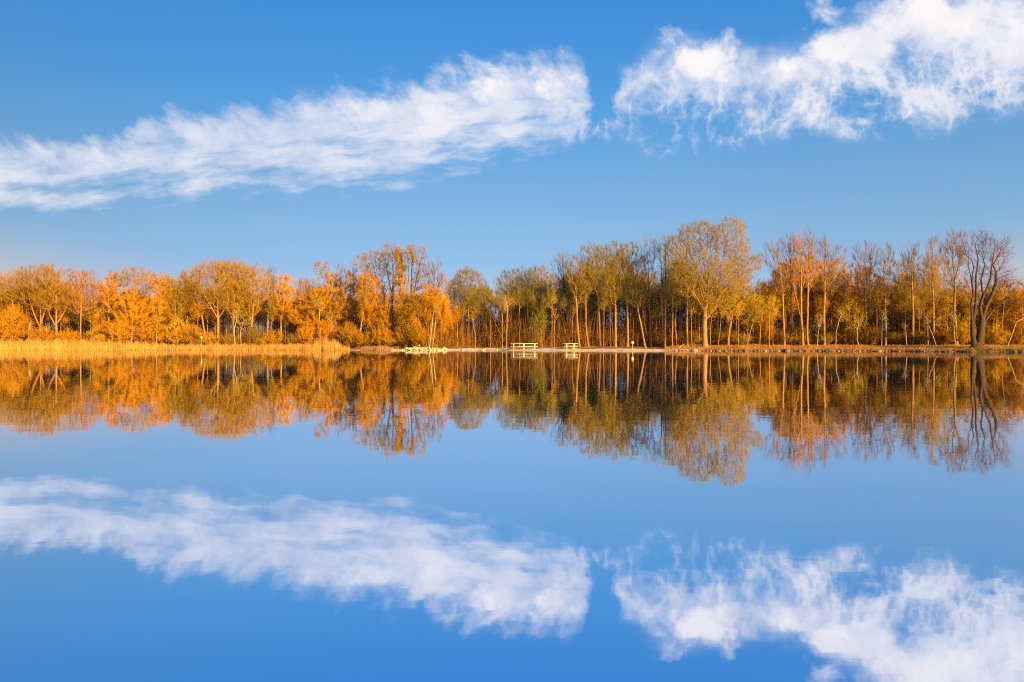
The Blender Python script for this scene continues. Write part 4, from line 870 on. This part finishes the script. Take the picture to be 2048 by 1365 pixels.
RK = [rock_mesh(i, .6 + .05 * (i % 3)) for i in range(7)]; RD = [rock_mesh(20 + i, .7, 'stone_d') for i in range(4)]
rr = random.Random(9)
def stone(px, dd, size, zoff, label, group, dark=False):
    D = float(shoreD(px)) + dd; X = at(px, D)
    o = link('boulder', rr.choice(RD if dark else RB if group.endswith(('great round tree', 'bare trees', 'trunked tree')) else RK), None, (X, D, max(float(ground_z(X, D)), -.08) + size * zoff), (rr.uniform(-.4, .4), rr.uniform(-.4, .4), rr.uniform(0, 6.28)), [size * rr.uniform(.8, 1.25) for _ in range(3)])
    return tag(o, label, 'stone', group)
for k in range(95):     # the heap on the point
    px = rr.uniform(812, 893); layer = rr.random()
    stone(px, rr.uniform(-.5, 1.8), rr.uniform(.28, .5), .12 + layer * .55 * (1 if px < 880 else .5), 'pale stone in the heap on the point left of the cove', 'stones heaped on the point')
for k in range(16):
    stone(rr.uniform(784, 815), rr.uniform(-.2, .8), rr.uniform(.2, .35), .15, 'small pale stone on flat sand left of the heap', 'small stones left of the heap')
for px, s_, lab in [(925, .5, 'pale boulder on the cove beach just right of the stone heap'), (944, .42, 'second pale boulder on the cove beach'), (967, .62, 'large pale boulder jutting into the cove'), (994, .3, 'small boulder left of the long picnic table'), (1178, .42, 'brown boulder right of the short picnic table')]:
    stone(px, -.1 if px < 1100 else 3.0, s_, .2, lab, 'lone boulders on the beach', px == 1178)
px = 1352
while px < 2110:
    dark = rr.random() < (.5 if px < 1480 else .65 if px < 1900 else .85)
    lab = ('dark' if dark else 'tan') + (' edging stone at the waterline near the great round tree' if px < 1540 else ' edging stone at the waterline below the tall bare trees' if px < 1790 else ' edging stone at the waterline near the old twin trunked tree')
    stone(px, rr.uniform(-.25, .25), rr.uniform(.22, .5), .12, lab, lab.replace('stone', 'stones'), dark); px += rr.uniform(4.5, 8.5)

# ------------------------------------------------------------------ picnic tables
m, nt, out = new_mat("weathered_wood"); p = nt.nodes.new('ShaderNodeBsdfPrincipled'); nt.links.new(p.outputs[0], out.inputs[0])
n = obj_noise(nt, 3, 6, (1, 12, 12)); nt.links.new(ramp(nt, n, [(0.3, (0.62, 0.56, 0.42)), (0.7, (0.84, 0.78, 0.62))]), p.inputs['Base Color']); p.inputs['Roughness'].default_value = .8
M['wood'] = m
def picnic_table(px0, px1, D, legs, label):
    X0, X1 = at(px0, D), at(px1, D); cx = (X0 + X1) / 2; Lx = X1 - X0; gz = float(ground_z(cx, D)); top = zat(687.4, D) - gz
    e = bpy.data.objects.new('picnic_table', None); C.objects.link(e); e.location = (cx, D, gz); tag(e, label, 'picnic table', 'picnic tables on the beach')
    t = MB()
    for k in range(5): t.box((0, (k - 2) * .15, top - .03), (Lx, .142, .075))
    link('tabletop', t.mesh('tabletop', [M['wood']]), e)
    for s_ in (-1, 1):
        b = MB()
        for k in (-.5, .5): b.box((0, s_ * .72 + k * .14, .43), (Lx * .965, .132, .07))
        link('seat', b.mesh('seat', [M['wood']]), e)
    for lx in legs:
        x = at(lx, D) - cx
        for s_ in (-1, 1):
            b = MB(); b.box((x, s_ * .42, (top - .06) / 2), (.15, .10, (top - .06) * 1.12), (s_ * -.42, 0, 0)); link('leg', b.mesh('leg', [M['wood']]), e)
        b = MB(); b.box((x + .075, 0, .37), (.05, 1.66, .10)); b.box((x + .075, 0, top - .11), (.05, .72, .09)); link('crossbar', b.mesh('crossbar', [M['wood']]), e)
    return e
picnic_table(1020.5, 1075.5, 92.5, [1027, 1047.5, 1069], 'long pale wooden picnic table on three trestles, at the cove beach')
picnic_table(1125.8, 1155.2, 91.5, [1132.5, 1147.5], 'short pale wooden picnic table on two trestles')

# ------------------------------------------------------------------ white headed posts
m, nt, out = new_mat("white_enamel"); p = nt.nodes.new('ShaderNodeBsdfPrincipled'); nt.links.new(p.outputs[0], out.inputs[0]); p.inputs['Base Color'].default_value = (.86, .86, .84, 1); p.inputs['Roughness'].default_value = .4; M['white'] = m
m, nt, out = new_mat("grey_metal"); p = nt.nodes.new('ShaderNodeBsdfPrincipled'); nt.links.new(p.outputs[0], out.inputs[0]); p.inputs['Base Color'].default_value = (.42, .40, .38, 1); p.inputs['Roughness'].default_value = .5; M['metal'] = m
def post(px, D, ytop, r, label):
    X = at(px, D); gz = float(ground_z(X, D)); h = zat(ytop, D) - gz
    e = bpy.data.objects.new('marker_post', None); C.objects.link(e); e.location = (X, D, gz); tag(e, label, 'post', 'white headed posts')
    b = MB(); b.tubes([(0, 0, -.05)], [(0, 0, h - r * 1.6)], [.035], [.035], 10); b.tubes([(0, 0, 0)], [(0, 0, .04)], [.09], [.09], 12); link('pole', b.mesh('pole', [M['metal']], True), e)
    b = MB(); prof = [(-1.0, .25), (-.92, .7), (-.6, .95), (0, 1), (.6, .95), (.9, .7), (1.0, .25), (1.02, .01)]
    for (a0, r0), (a1, r1) in zip(prof[:-1], prof[1:]): b.tubes([(0, 0, h - r + a0 * r * .95)], [(0, 0, h - r + a1 * r * .95)], [r0 * r], [r1 * r], 16)
    link('head', b.mesh('head', [M['white']], True), e)
post(1265, 91.5, 682.5, .19, 'thin post with a round white head on the beach right of the tables')
post(403, 101.8, 673.5, .14, 'small post with white head half hidden among the left bank brush')
# ------------------------------------------------------------------ fallen wood
def log(px, D, pts, r, label, mat='bark_white', name='fallen_branch'):
    X = at(px, D); gz = float(ground_z(X, D)); P = subdiv_path([((x - px) * D / F, dy, zat(y, D) - gz) for x, y, dy in pts], .3)
    rg2 = np.random.default_rng(px); P[1:-1] += rg2.normal(0, .015, P[1:-1].shape); b = MB(); R_ = np.linspace(r, r * .45, len(P)); b.tubes(P[:-1], P[1:], R_[:-1], R_[1:], 7)
    k = len(P) // 2; b.spikes(P[k:k + 1], P[k:k + 1] + [[.25, .05, .35]], [r * .4])
    return tag(link(name, b.mesh(name, [M[mat]], True), None, (X, D, gz)), label, 'fallen branch')
log(1358, 87.5, [(1357, 697, 0), (1364, 692, .1), (1370, 688, .2)], .045, 'pale fallen branch propped up on the bank left of the great tree')
log(1352, 88, [(1351, 698, 0), (1355, 695, .1), (1357, 692, .2)], .03, 'short pale stick lying left of the propped fallen branch')
log(1384, 87.5, [(1380, 696, 0), (1390, 694.5, .2), (1402, 695.5, .1)], .06, 'log lying flat at the foot of the great tree', 'bark_brown')
log(838, 93.5, [(829, 694.5, 0), (834, 692, .1), (841, 690.5, .2)], .045, 'pale stick lying on top of the stone heap')

log(1985, 76, [(1962, 697.5, 0), (1980, 697, .1), (2000, 700, .2)], .10, 'dark root log lying right of the old tree foot', 'bark_dark')
